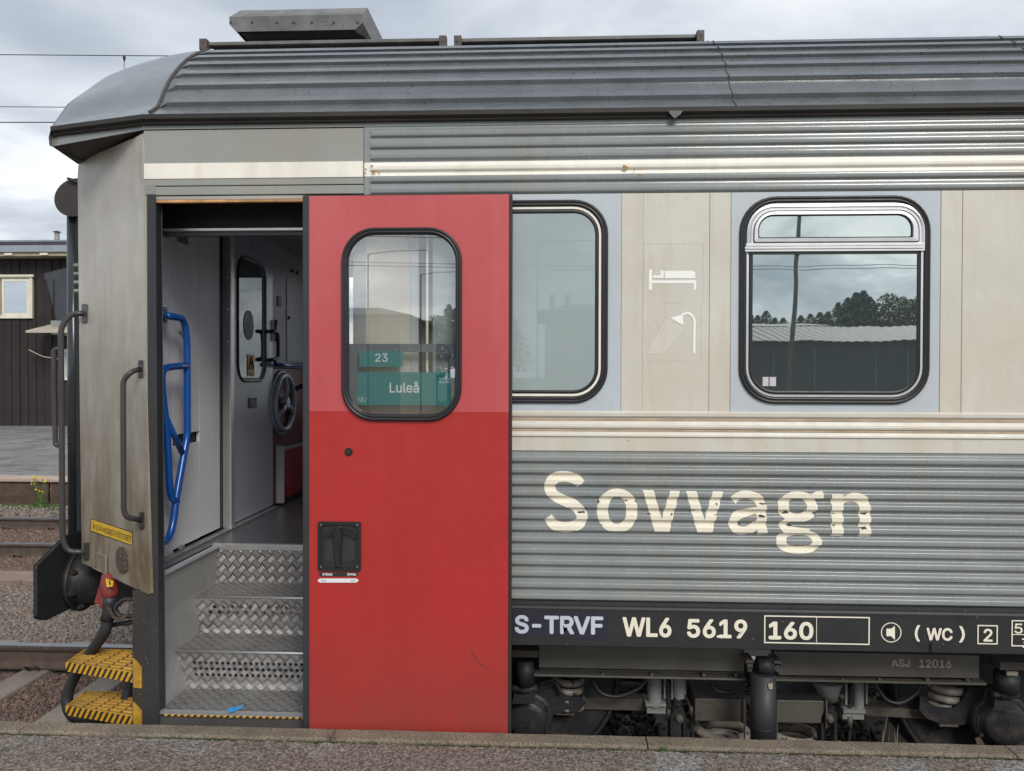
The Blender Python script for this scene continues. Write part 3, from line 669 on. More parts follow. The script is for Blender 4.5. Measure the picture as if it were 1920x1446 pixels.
# ---- fluted side
def flute_profile(ztop, zbot, n, amp, pts):
    out_ = []; p = (ztop-zbot)/n
    for i in range(n):
        for s_, a in pts: out_.append((-amp*a, ztop-p*(i+s_)))
    out_.append((0, zbot)); return out_
low_pts = [(0,0),(.03,0),(.20,.02),(.235,.04),(.26,.14),(.40,.86),(.425,.96),(.46,1),(.78,1),(.82,.97),(.85,.86),(.935,.12),(.96,.02)]
ZL0, ZL1 = zs(846), zs(1124)
prof_low = flute_profile(ZL0, ZL1, 13, .0175, low_pts)
XD = S(640, 900, 0).x
v_, f_ = sweep(prof_low, [XD, XR]); mesh_obj('lower_fluted_panel', v_, f_, greypaint, car, smooth=True)
ZU0, ZU1 = zs(238, 700), zs(366, 700)
up_pts = [(0,0),(.06,0),(.18,.08),(.28,.35),(.4,.78),(.5,.97),(.58,1),(.78,1),(.86,.9),(.93,.45),(.97,.1)]
prof_up = flute_profile(ZU0, ZU1, 6, .011, up_pts)
XF0 = S(692, 300, 0).x; XS = S(683, 300, 0).x
xs_u = [XS, XF0, XF0+.006, XF0+.012, XF0+.02, XR]; amp_u = [0, 0, .25, .75, 1, 1]
ZSt, ZSb = zs(305, 700), zs(331, 700)
def split(prof, lo, hi):
    o = []
    for (a, b) in zip(prof[:-1], prof[1:]):
        def at(z): t_ = (a[1]-z)/(a[1]-b[1]); return (a[0]+(b[0]-a[0])*t_, z)
        if b[1] >= hi or a[1] <= lo: continue
        p = a if a[1] <= hi else at(hi); q = b if b[1] >= lo else at(lo)
        if not o: o.append(p)
        o.append(q)
    return o
for lo, hi, mt_, nm in ((ZSt, 9, greypaint, 'upper_fluted_panel'), (ZSb, ZSt, creamstripe, 'cream_stripe'), (-9, ZSb, greypaint, 'upper_fluted_panel')):
    v_, f_ = sweep(split(prof_up, lo, hi), xs_u, amp_u); mesh_obj(nm, v_, f_, mt_, car, smooth=True)
def quadY(mb, x0, x1, z0, z1, y, m=0): mb.add([(x0,y,z0),(x1,y,z0),(x1,y,z1),(x0,y,z1)], [(0,1,2,3)], m)
# cornice strip under the gutter, plain panel above the door with its stripe
mb = MB(); mb.box(XJ, XR, -.003, .03, ZU0+.0005, zs(229, 700)); part(mb, 'cornice_strip', greypaint)
mb = MB(); mb.box(XJ+.004, XS-.003, -.0005, .03, zs(347, 480), ZU0-.004); part(mb, 'door_header_panel', M('header_paint', (.30,.31,.29), .36, var=.08, streak=.5, streakc=(.33,.28,.2), spots=.73), bevel=.002)
mb = MB(); mb.box(XJ+.006, XS-.006, -.0035, -.0006, zs(334, 480), zs(305, 480)); part(mb, 'cream_stripe', creamstripe)
mb = MB(); mb.box(XJ+.004, XS-.003, .001, .03, zs(364.5, 480), zs(348.5, 480)); part(mb, 'door_lintel', bpy.data.materials['header_paint'], bevel=.002)
mb = MB(); mb.box(XJ-.002, XR, .012, .05, zs(366, 480), zs(229,480)-.001); part(mb, 'side_backing', blackm)
# paint flakes in the stripe
fk = MB(); rs = random.Random(2)
for (cx_, cy_, r_) in ((1173,314,7), (1189,319,2.5), (1200,327,3), (700,322,5), (697,311,3), (685,318,3), (684,326,3.5), (711,325,2.5)):
    fk.add([S(cx_+r_*rs.uniform(.4, 1.2)*cos(a), cy_+r_*.8*rs.uniform(.35, 1.1)*sin(a), -.0125) for a in [k*2*pi/11 for k in range(11)]], [tuple(range(11))])
part(fk, 'paint_flake', M('flaked_primer', (.42,.24,.09), .8, var=.5, vscale=120))
# ---- window band
mb = MB(); ZB0, ZB1 = zs(774), ZU1-.002
mb.box(XO1, XR, .0, .04, ZB0, ZB1); part(mb, 'window_band_backing', cream)
def panel(p0, p1, mt_, nm, y=-.004, lab=None):
    m_ = MB(); gp = .0012 if mt_ is vinyl else .0002; x0, x1 = S(p0, 570, 0).x+gp, S(p1, 570, 0).x-gp; m_.box(x0, x1, y, -.0003, ZB0+.002, ZB1-.001); return part(m_, nm, mt_, bevel=.001, label=lab)
panel(686, 768, cream, 'side_panel'); panel(770, 1164, vinyl, 'window_surround_panel')
panel(1165, 1205, cream, 'side_panel', -.004); panel(1205, 1329, cream, 'side_panel', -.004); panel(1330, 1368, cream, 'side_panel', -.004)
panel(1369.5, 1761, vinyl, 'window_surround_panel'); panel(1762.5, 1802, cream, 'side_panel', -.004); panel(1803, 2300, cream, 'side_panel', -.004)
# cream rail of mouldings below the windows
ztab = [(770,-.004),(773,-.012),(779,-.012),(783,-.004),(785,0),(788,-.002),(795,-.009),(799,-.011),(802,-.009),(804,-.002),(806,0),(809,-.004),(814,-.010),(817,-.011),(818,-.004),(844,-.004),(845.5,0)]
prof_c = [(y, zs(p)) for p, y in ztab]
v_, f_ = sweep(prof_c, [XO1+.004, XR]); mesh_obj('cream_moulding', v_, f_, cream, car, smooth=False)
stain = M('rusty_brown_stain', (.44,.33,.215), .6, var=.35, vscale=6, streak=.7, streakc=(.55,.48,.38))
for q0, q1 in ((783.6,787.4),(804.4,807.6)):
    mb = MB(); mb.box(XO1+.004, XR, -.0052, .0, zs(q1), zs(q0)); part(mb, 'stained_groove', stain)
mb = MB(); mb.box(XO1, XR, .003, .04, ZL1-.05, ZB0-.001); part(mb, 'side_backing', blackm)
# ---- sill beam
mb = MB(); Z0s, Z1s = zs(1207), zs(1133)
prof_s = [(0.0, ZL1+.0005), (-.006, ZL1-.003), (-.008, zs(1131.5)), (-.020, zs(1133)), (-.023, zs(1137)), (-.022, zs(1143)), (-.021, Z0s+.003), (-.018, Z0s), (.06, Z0s)]
v_, f_ = sweep(prof_s, [XD, XR]); sill = mesh_obj('sill_beam', v_, f_, sillm, car)
YSl = -.0235
mb = MB(); mb.prism([S(962,1143,YSl+.0008), S(1140,1147,YSl+.0008), S(1140,1200,YSl+.0008), S(962,1194,YSl+.0008)], (0,.001,0)); part(mb, 'lettering_patch', M('blue_black_patch', (.022,.022,.034), .45), parent=sill)
def word(s, p0, q0, p1, q1, Y, mt_, off=.012, nm='lettering', parent=None):
    m_ = MB(); text_px(m_, s, p0, q0, p1, q1, Y, off); return part(m_, nm, mt_, parent=parent)
word('S-TRVF', 965, 1153, 1131, 1188, YSl, letterblue, .05, parent=sill)
word('WL6', 1167, 1157, 1259, 1194, YSl, letter, .045, parent=sill); word('5619', 1288, 1160, 1401, 1196, YSl, letter, .045, parent=sill)
word('160', 1441, 1165, 1525, 1199, YSl, letter, .05, parent=sill); word('WC', 1737, 1177, 1786, 1201, YSl, letter, .045, parent=sill)
word('(', 1715, 1172, 1725, 1203, YSl, letter, .02, parent=sill); word(')', 1798, 1174, 1809, 1205, YSl, letter, .02, parent=sill)
word('2', 1844, 1179, 1861, 1203, YSl, letter, .03, parent=sill); word('58', 1902, 1169, 1938, 1188, YSl, letter, .02, parent=sill); word('30', 1915, 1197, 1945, 1215, YSl, letter, .02, parent=sill)
def outline(p0, q0, p1, q1, w_, Y, slope=.0165, nm='lettering_frame'):
    m_ = MB(); zA, zB = S(p0, q0, Y).z, S(p0, q1, Y).z; x0, x1 = S(p0, q0, Y).x, S(p1, q0, Y).x; d = w_*.0024
    for a in ((x0, x1, zA-d, zA), (x0, x1, zB, zB+d), (x0, x0+d, zB+d, zA-d), (x1-d, x1, zB+d, zA-d)): m_.box(a[0], a[1], Y, Y+.001, a[2], a[3])
    return m_
part(outline(1433,1154,1631,1206,2.2,YSl), 'lettering_frame', letter, parent=sill); part(outline(1833,1172,1871,1208,2.0,YSl), 'lettering_frame', letter, parent=sill); part(outline(1897,1163,1960,1212,2.0,YSl), 'lettering_frame', letter, parent=sill)
mb = MB(); mb.pbox(1344, 1191.5, 1362, 1196, YSl-.0006, YSl); mb.pbox(1443, 1195, 1462, 1199.3, YSl-.0006, YSl); part(mb, 'numeral_foot', letter, parent=sill)
mb = MB(); mb.pbox(1530.5, 1158, 1531.6, 1209, YSl, YSl+.001); part(mb, 'lettering_rule', letter, parent=sill); mb = MB(); mb.pbox(1899, 1189.5, 1958, 1191, YSl, YSl+.001); part(mb, 'lettering_rule', letter, parent=sill)
mb = MB(); c0 = S(1671, 1186, YSl)
for a, b_, r0, r1 in ((0, 40, .0405, .0445),):
    vs = []; n = 40
    for i in range(n):
        t2 = 2*pi*i/n; vs += [c0+Vector((r0*cos(t2), 0, r0*sin(t2))), c0+Vector((r1*cos(t2), 0, r1*sin(t2)))]
    mb.add(vs, [(2*i, 2*i+1, (2*i+3) % (2*n), (2*i+2) % (2*n)) for i in range(n)])
mb.prism([S(1662,1179,YSl), S(1671,1179,YSl), S(1678,1174,YSl), S(1678,1200,YSl), S(1671,1193,YSl), S(1662,1193,YSl)], (0,.001,0)); part(mb, 'speaker_symbol', letter, parent=sill)
mb = MB(); lp = rr_plane(1746, 1206, 1768, 1223, 4, -.03); plate(mb, [lp], lambda p: Vector((p[0], -.033, p[1])), (0,.012,0)); part(mb, 'sill_bracket', sillm, bevel=.001, parent=sill)

# ---- "Sovvagn" painted over the flutes
def stroke(pts, w, n=8):
    C_ = catmull([Vector((p[0], p[1], 0)) for p in pts], n); Lf, Rt = [], []
    ws = w if isinstance(w, (list, tuple)) else [w]*len(pts)
    for i, p in enumerate(C_):
        t2 = (C_[min(i+1, len(C_)-1)]-C_[max(i-1, 0)]).normalized(); nn = Vector((-t2.y, t2.x, 0)); u = i/(len(C_)-1)*(len(ws)-1); j = min(int(u), len(ws)-2); ww = ws[j]+(ws[j+1]-ws[j])*(u-j)
        Lf.append(p+nn*ww/2); Rt.append(p-nn*ww/2)
    k_ = len(Lf); return [(p.x, p.y) for p in Lf+Rt], [(i, i+1, k_+i+1, k_+i) for i in range(k_-1)]
def ell(cx, cy, rx, ry, n=40, sq=2.2):
    o = []
    for i in range(n):
        a = 2*pi*i/n; c_, s_ = cos(a), sin(a); o.append((cx+rx*math.copysign(abs(c_)**(2/sq), c_), cy+ry*math.copysign(abs(s_)**(2/sq), s_)))
    return o
A5 = lambda p: (940+p[0]/3.442, 820+p[1]/3.442); A6 = lambda p: (1420+p[0]/3.442, 820+p[1]/3.442)
G = []                            # (2D verts px, faces)
def addg(vf, fn): G.append(([fn(p) for p in vf[0]], vf[1]))
def addl(loops, fn): fl_, tr_ = tess(loops); G.append(([fn((p.x, p.y)) for p in fl_], tr_))
addg(stroke([(515,302),(478,268),(410,250),(345,262),(312,312),(335,368),(410,408),(480,445),(520,498),(505,552),(450,578),(390,580),(340,562),(300,513)], [62,66,68,70,72,70,68,70,72,70,66,66,64,62], 6), A5)
addl([ell(747,472,131,140), ell(747,472,58,88)], A5)
addl([[(912,340),(982,342),(1034,525),(1088,344),(1151,346),(1082,613),(990,612)]], A5); addl([[(1190,346),(1258,347),(1309,531),(1362,349),(1429,349),(1358,620),(1264,618)]], A5)
addg(stroke([(1492,407),(1528,380),(1590,372),(1650,392),(1676,440),(1677,500),(1677,560),(1684,628)], [58,54,54,60,64,64,64,64], 6), A5)
addg(stroke([(1662,468),(1590,480),(1520,505),(1494,548),(1515,592),(1565,603),(1615,586),(1662,545)], [46,50,56,60,58,54,50,46], 6), A5)
addl([ell(257,447,128,98), ell(257,445,58,50)], A6)
addl([[(330,372),(372,352),(422,346),(424,392),(380,398)]], A6)
addg(stroke([(208,530),(165,556),(178,590),(250,605),(330,612)], [34,44,50,50,50], 6), A6)
addl([ell(265,672,148,76), ell(265,668,84,36)], A6)
addl([[(475,363),(550,364),(552,640),(475,638)]], A6)
addg(stroke([(535,425),(575,395),(630,388),(678,412),(690,470),(690,560),(691,642)], [30,50,62,74,76,76,76], 6), A6)
def flute_y(z):
    if z >= ZL0 or z <= ZL1: return 0
    for a, b in zip(prof_low[:-1], prof_low[1:]):
        if b[1] <= z <= a[1] and a[1]-b[1] > 1e-9: return a[0]+(b[0]-a[0])*(a[1]-z)/(a[1]-b[1])
    return 0
bmx = bmesh.new()
for gi, (pv, pf) in enumerate(G):
    base = [bmx.verts.new((*[(lambda q: (q.x, 0, q.z))(S(p[0], p[1], -.008))][0],)) for p in pv]
    for f in pf:
        try: bmx.faces.new([base[i] for i in f])
        except ValueError: pass
    for v in base: v.co.y = gi*10.0
cuts = sorted({round(z, 6) for _, z in prof_low})
for z in cuts: bmesh.ops.bisect_plane(bmx, geom=bmx.verts[:]+bmx.edges[:]+bmx.faces[:], plane_co=(0,0,z), plane_no=(0,0,1))
for v in bmx.verts:
    gi = round(v.co.y/10.0); v.co.y = flute_y(v.co.z)-.0012-.00012*gi
me = bpy.data.meshes.new('side_lettering'); bmx.to_mesh(me); bmx.free(); me.materials.append(letter)
o = bpy.data.objects.new('side_lettering', me); COL.objects.link(o); parent_to(o, car)
# worn nicks across the letters
fk = MB(); rs = random.Random(4)
def nick(cx_, cy_, wx, wy):
    n = 12; x_, z_ = S(cx_, cy_, -.01).x, S(cx_, cy_, -.01).z; vs = []
    for k_ in range(n):
        a = 2*pi*k_/n; rr_ = rs.uniform(.35, 1.1); xx, zz = x_+wx*.0024*cos(a)*rr_, z_+wy*.0024*sin(a)*rr_; vs.append((xx, flute_y(zz)-.0055, zz))
    fk.add(vs, [tuple(range(n))])
for a in ((1092,960,10,2.6),(1099,954,3,2.5),(1122,940,3,3),(1173,939,6,1.2),(1192,940,3,1.5),(1128,984,3,1),(1218,963,4,1.2),(1259,964,3,2),(1300,957,9,1.2),(1343,944,3,1.6),(1342,965,4,1.2),(1430,944,8,1.5),(1428,967,9,2),(1474,961,7,3),(1528,962,4,3),(1480,985,5,2.4),(1563,963,4,1),(1620,963,10,2.2),(1618,990,9,2.6),(1564,985,4,1.5),(1386,983,4,1.3)): nick(*a)
part(fk, 'paint_flake', M('worn_through_paint', (.05,.042,.035), .8))
# ---- pictograms: bed and shower
mb = MB(); Yp = -.0055
Pq = lambda pts: [S(940+x_/3.143, 340+y_/3.143, Yp) for x_, y_ in pts]
for poly in ([(870,521),(889,521),(889,640),(868,640)], [(889,585),(1148,583),(1148,602),(889,602)], [(1133,602),(1147,602),(1147,641),(1133,641)], [(895,556),(938,553),(938,526),(957,526),(957,571),(895,571)], [(963,528),(1132,528),(1143,540),(1143,572),(963,572)]
             ): mb.prism(Pq(poly), (0,.001,0))
pic = M('white_pictogram', (.90,.90,.86), .5, var=.05, spots=.7, spot=(.5,.5,.45)); part(mb, 'bed_symbol', pic)
mb = MB(); mb.prism(Pq([(995,806),(1068,786),(1074,850)]), (0,.001,0))
vv, ff = stroke([(1062,790),(1100,776),(1136,810),(1138,880),(1137,1015)], 13, 6); mb.add([S(940+p[0]/3.143, 340+p[1]/3.143, Yp-.0004) for p in vv], ff)
for i in range(8):
    x0_, y0_ = 978+i*13, 818+i*6; x1_, y1_ = x0_-112, 1014; n = 22
    for k_ in range(n):
        a, b_ = (k_+.1)/n, (k_+.72)/n; q = lambda t2, d: (x0_+(x1_-x0_)*t2+d, y0_+(y1_-y0_)*t2)
        mb.add(Pq([q(a, -2.3), q(a, 2.3), q(b_, 2.3), q(b_, -2.3)]), [(0,1,2,3)])
part(mb, 'shower_symbol', pic)
mb = MB()
for (p0, q0, p1, q1) in ((1206.5,457,1207.6,568),(1318,457,1319,568),(1206.5,457,1318,458),(1236,567,1276,568),(1204,568,1205,677),(1314.6,568,1315.6,677),(1204,676,1315,677)): mb.pbox(p0, q0, p1, q1, -.0044, -.004)
part(mb, 'sticker_edge', M('sticker_edge_paint', (.50,.48,.42), .5))

# ---- windows of the side
def side_window(p0, q0, p1, q1, r, kind):
    A = rr_plane(p0, q0, p1, q1, r, 0)
    B = rr_plane(p0+13, q0+13, p1-13, q1-13, r-12, 0)
    m_ = MB(); ring_between(m_, A, B, [(0,-.003),(.05,-.014),(.25,-.019),(.42,-.016),(.5,-.012),(.58,-.016),(.8,-.017),(1,-.010),(1.02,-.002)])
    wn_ = part(m_, 'window', black, smooth=True)
    C_ = rr_plane(p0+18, q0+18, p1-18, q1-18, r-17, 0); m_ = MB(); ring_between(m_, B, C_, [(0,-.004),(.1,-.010),(.9,-.010),(1,-.004)]); part(m_, 'window_trim', creamstripe if kind == 1 else silver, parent=wn_)
    D_ = rr_plane(p0+26, q0+26, p1-25, q1-25, r-25, 0); m_ = MB(); ring_between(m_, C_, D_, [(0,-.006),(.1,-.009),(.7,-.009),(1,-.005)]); part(m_, 'glazing_gasket', black, parent=wn_, smooth=True)
    return wn_
w1 = side_window(786, 376, 1140, 756, 64, 1)
m_ = MB(); fl_, tr_ = tess([rr_plane(811, 401, 1116, 732, 40, 0)]); m_.add([(p.x, -.0055, p.y) for p in fl_], tr_); part(m_, 'window_pane', glass_b, parent=w1)
w2 = side_window(1385, 368, 1742, 758, 68, 2)
m_ = MB(); fl_, tr_ = tess([rr_plane(1407, 474, 1718, 741, (44,.5,.5,44), 0)]); m_.add([(p.x, -.0055, p.y) for p in fl_], tr_); part(m_, 'window_pane', glass_a, parent=w2)
# hopper sash
m_ = MB(); A = rr_plane(1400, 384, 1733, 470, (3,50,50,3), 0); B = rr_plane(1412, 397, 1719, 455, (3,38,38,3), 0)
ring_between(m_, A, B, [(0,-.011),(.0,-.0135),(.3,-.0155),(.5,-.012),(.62,-.0165),(1,-.0165),(1.0,-.010)]); hp = part(m_, 'hopper_frame', silver, parent=w2)
m_ = MB(); A = B; B = rr_plane(1420, 404, 1708, 447, (3,28,28,3), 0); ring_between(m_, A, B, [(0,-.0165),(.05,-.021),(.9,-.022),(1,-.010)]); part(m_, 'hopper_sash', silver, parent=w2)
m_ = MB(); ring_between(m_, rr_plane(1411, 396, 1720, 456, (3,39,39,3), 0), rr_plane(1412.6, 397.6, 1718.4, 454.4, (3,38,38,3), 0), [(0,-.0215),(1,-.0215)]); part(m_, 'sash_gap', black, parent=w2)
m_ = MB(); C_ = rr_plane(1422.5, 406, 1705.5, 445, (3,26,26,3), 0); ring_between(m_, B, C_, [(0,-.0125),(.5,-.0135),(1,-.0105)]); part(m_, 'hopper_gasket', black, parent=w2)
m_ = MB(); fl_, tr_ = tess([C_]); m_.add([(p.x, -.0102, p.y) for p in fl_], tr_); part(m_, 'hopper_pane', glass_a, parent=w2)
m_ = MB(); m_.pbox(1399, 456, 1734, 461, -.022, -.010); m_.pbox(1397, 462, 1734, 466, -.024, -.010); m_.pbox(1397, 467, 1734, 471, -.020, -.010); part(m_, 'window_bar', silver, parent=w2, bevel=.0006)
m_ = MB(); m_.pbox(1403, 472, 1722, 476, -.0135, -.006); part(m_, 'bar_gasket', black, parent=w2)
m_ = MB(); m_.pbox(1430, 707, 1441, 724, -.0062, -.0057); m_.pbox(1443, 707, 1455, 724, -.0062, -.0057); part(m_, 'window_sticker', M('pale_sticker', (.55,.52,.55), .6, var=.2, vscale=150), parent=w2)

# ---- gutter and roof
XC = -1.86; XE, YE = -2.40, .15                   # kink of the plan and the roof's end corner
plan = [(XE, YE), (XC, 0.0), (XR, 0.0)]
def sweep_plan(mb, prof, plan_, m=0):             # prof: (outward, z)
    vs = []
    for i, (x_, y_) in enumerate(plan_):
        if i == 0: nrm = Vector((-(plan_[1][1]-y_), plan_[1][0]-x_)).normalized()
        elif i == len(plan_)-1: nrm = Vector((0, 1))
        else: nrm = Vector((.13, .99)).normalized()
        vs += [(x_-nrm.x*a*(0 if i == 0 else 1), y_-abs(nrm.y)*a, z_) for a, z_ in prof]
    k_ = len(prof); mb.add(vs, [(i*k_+j, (i+1)*k_+j, (i+1)*k_+j+1, i*k_+j+1) for i in range(len(plan_)-1) for j in range(k_-1)], m)
ZG0, ZG1 = zs(230.5, 700), zs(212.5, 700)
mb = MB(); sweep_plan(mb, [(.0, ZG0), (.020, ZG0), (.024, ZG0+.004), (.018, ZG0+.010), (.022, ZG0+.014), (.034, ZG0+.022), (.036, ZG1-.002), (.030, ZG1), (.0, ZG1+.001)], plan); part(mb, 'gutter', gutterm)
# roof profile
rib = [(191,.055),(158.5,.12),(134,.19),(116,.265),(102,.345),(91.5,.45)]
base = [(-.03, ZG1)]+[(Y, S(1000, q, Y).z) for q, Y in rib]+[(.60, S(1000,83.5,.60).z), (1.0, S(1000,83.5,.60).z+.13), (1.45, S(1000,83.5,.60).z+.19)]
ribw = []
def bz(Y):
    for a, b in zip(base[:-1], base[1:]):
        if a[0] <= Y <= b[0]: return a[1]+(b[1]-a[1])*(Y-a[0])/(b[0]-a[0])
    return base[-1][1]
top = list(zip([191,158.5,134,116,102,91.5],[182.5,150,128,110.5,97,88]))
prof_r = [(base[0][0], base[0][1], 0)]            # (y, z, raised)
for (Y, (qb, qt)) in zip([r_[1] for r_ in rib], top):
    z_ = bz(Y); zt = S(1000, qt, Y-.004).z; prof_r += [(Y, z_, 0), (Y-.008, zt, 1), (Y+.018, bz(Y+.018)+(.020), 1), (Y+.030, bz(Y+.030)+.002, 0)]
prof_r += [(.60, bz(.60), 0), (1.0, bz(1.0), 0), (1.45, bz(1.45), 0)]
XSM = -1.84
def roof_sheet(x0, x1, nm):
    ends = [x0, x0+.02, x0+.06, x1] if nm == 0 else [x0, x1]
    vs = []
    for i, x_ in enumerate(ends):
        for (y_, z_, ra) in prof_r:
            zz = z_
            if nm == 0 and ra and i < 2: zz = bz(y_) if y_ > base[0][0] else z_
            if nm == 0 and ra and i == 1: zz = bz(y_)+.004
            vs.append((x_, y_, zz))
    k_ = len(prof_r); fs = [(i*k_+j, (i+1)*k_+j, (i+1)*k_+j+1, i*k_+j+1) for i in range(len(ends)-1) for j in range(k_-1)]
    return mesh_obj('roof_sheet', vs, fs, roofm, car)
xsm = S(1362, 150, .17).x; xsm2 = S(1912, 100, .3).x
roof_sheet(XSM, xsm-.0025, 0); roof_sheet(xsm+.0025, xsm2-.0025, 1); roof_sheet(xsm2+.0025, XR, 1)
for xx in (xsm, xsm2):
    mb = MB(); mb.add([(xx+d, y_+(.0 if 1 else 0), z_+.004) for d in (-.0028, .0028) for y_, z_, _ in prof_r], [(j, j+1, len(prof_r)+j+1, len(prof_r)+j) for j in range(len(prof_r)-1)]); part(mb, 'roof_seam', M('seam_sealant', (.06,.06,.062), .6) if xx == xsm else bpy.data.materials['seam_sealant'])
mb = MB(); mb.box(-1.85, XR, .1, 2.9, 3.03, 3.07); part(mb, 'roof_lining', blackm)
mb = MB(); mb.prism([S(1254,207.5,-.038), S(1280,207.5,-.038), S(1277,213,-.038), S(1267,221,-.038), S(1264,221,-.038), S(1256,213,-.038)], (0,.004,0)); part(mb, 'gutter_spout', roofm)
# far half of the roof
mb = MB(); mb.add([(x_, 2.9-y_, z_) for x_ in (XSM, XR) for y_, z_ in base], [(j, j+1, len(base)+j+1, len(base)+j) for j in range(len(base)-1)]); part(mb, 'roof_far_side', roofm)
# dome end
fullp = [(-.03, ZG1)]+[(Y, bz(Y)+.008) for Y in (.02,.06,.11,.17,.24,.32,.42,.55,.7,.9,1.15,1.45)]; n_t = 18
endp = {}; ex = [(.12, ZG1-.005), (.18, 3.28), (.25,3.37), (.5,3.575), (.7,3.70), (.9,3.79), (1.2,3.87), (1.45,3.90)]
def ez(Y):
    for a, b in zip(ex[:-1], ex[1:]):
        if a[0] <= Y <= b[0]: return a[1]+(b[1]-a[1])*(Y-a[0])/(b[0]-a[0])
    return ex[-1][1] if Y > 1.4 else ex[0][1]
vs = []; K = len(fullp)
for i in range(n_t+1):
    t2 = i/n_t; x_ = XSM+.004+(XE-XSM)*(t2 if t2 < 1 else 1)
    for j, (Y, z_) in enumerate(fullp):
        u = j/(K-1); ye = (YE-.03)+(1.45-(YE-.03))*((Y+.03)/1.48); y_ = Y*(1-t2)+ye*t2 if j else -.03+(YE)*t2; zz0 = bz(y_)+.008 if y_ > 0 else ZG1; e = ez(y_); zz = z_*(1-t2**2.4)+e*t2**2.4
        if j == 0: zz = ZG1+(.0)*t2
        if t2 > .9 and j > 0: q_ = (t2-.9)/.1; zz -= (zz-ZG1)*.05*q_*q_
        vs.append((x_, y_, zz))
fs = [(i*K+j, (i+1)*K+j, (i+1)*K+j+1, i*K+j+1) for i in range(n_t) for j in range(K-1)]
k0 = len(vs); last = [vs[n_t*K+j] for j in range(K)]
for (x_, y_, z_) in last: vs.append((x_-.015, y_, max(3.115, z_-.06*min(1, (z_-3.115)/.1))))
for (x_, y_, z_) in last: vs.append((x_-.018, y_+.01, 3.115))
for r_ in range(2):
    a0 = n_t*K if r_ == 0 else k0; b0 = k0 if r_ == 0 else k0+K
    fs += [(a0+j, b0+j, b0+j+1, a0+j+1) for j in range(K-1)]
dome = mesh_obj('roof_dome', vs, fs, roofcap, car, smooth=True)
vs2 = [(x_, 2.9-y_, z_) for x_, y_, z_ in vs]; mesh_obj('roof_dome_far_half', vs2, fs, roofcap, car, smooth=True)
mb = MB(); sm_ = [(Y, bz(Y)) for Y in (-.02,.02,.055,.09,.12,.155,.19,.23,.265,.30,.345,.40,.45,.52,.60)]
mb.tube([(XSM+.004+.004*mnoise.noise((z_*30,2,0)), y_-.002, z_+.005) for y_, z_ in sm_], .0075, 6); part(mb, 'dome_seam', M('crusty_sealant', (.10,.092,.088), .8, bump=.01), smooth=True)
# overhang board and soffit beyond the taper
ptA = Vector((XJ, 0.0, 0)); pB = S(148, 600, .46); ptB = Vector((pB.x, .46, 0)); pn = (ptB-ptA).cross(Vector((0,0,1))).normalized()
if pn.y > 0: pn = -pn
ZSF = 3.115
mb = MB(); sweep_plan(mb, [(0.0, zs(243, 268)), (.003, zs(243, 268)+.001), (.003, ZG0)], [(XE-.012, YE+.0), (XC, 0.0)])
mb.v[0].z = mb.v[1].z = ZSF
part(mb, 'overhang_board', greypaint)
mb = MB(); mb.add([(XC, .0, zs(243, 268)+.0), (XE-.012, YE, ZSF), (XE-.012, 1.45, ZSF), (ptB.x-.005, ptB.y, 3.118), (XC,.05, 3.118)], [(0,1,2,3), (0,3,4)]); part(mb, 'soffit', M('dark_brown_soffit', (.032,.024,.02), .6, var=.3))
# ---- tapered end panel
def TP(px, py, off=0.0): return SP(px, py, ptA+pn*off, pn)
mb = MB(); q = [TP(146,307), TP(243,268), TP(243,1100), TP(153,1056)]
q[0].z = min(q[0].z, 3.10)
pl = [TP(146,330), TP(147,312), TP(152,302), TP(246,262), TP(252,1102), TP(154,1054), TP(150,760)]
mb.prism(pl, -pn*.03); endp_ = part(mb, 'end_panel', greyflat, bevel=.003)
mb = MB(); pl = [TP(246.8,262,.0), TP(268,251,.0), TP(279,1114,.0), TP(252.8,1103,.0)]
mb.prism(pl, -pn*.028); part(mb, 'corner_post', greyflat, bevel=.002)
mb = MB(); mb.box(XJ-.02, S(291, 800, 0).x-.001, -.002, .03, zs(1113, 285), zs(366, 285)); 
mb2 = MB(); a_, b_ = S(266,251,0), S(276,365,0); mb2.prism([S(266,252,-.002), S(269,252,-.002), S(291,364,-.002), S(270.5,364,-.002)], (0,.02,0)); 
mb3 = MB(); mb3.prism([S(268.3,262,-.001), S(270.3,262,-.001), S(278.4,1114,-.001), S(275.4,1114,-.001)], (0,.03,0)); part(mb3, 'door_post_edge', greyflat)
mb3 = MB(); mb3.prism([S(269.5,340,.0), S(292,340,.0), S(292,366,.0), S(270,366,.0)], (0,.03,0)); part(mb3, 'header_infill', greypaint)
# end wall behind, hidden bulk of the vestibule end
mb = MB(); mb.box(ptB.x+.0, XJ-.25, .48, 2.9, 1.0, 3.1); part(mb, 'end_wall', greyflat)
mb = MB(); mb.box(-2.2, -1.95, .75, 2.2, .80, 1.0); part(mb, 'headstock', bogiedark)
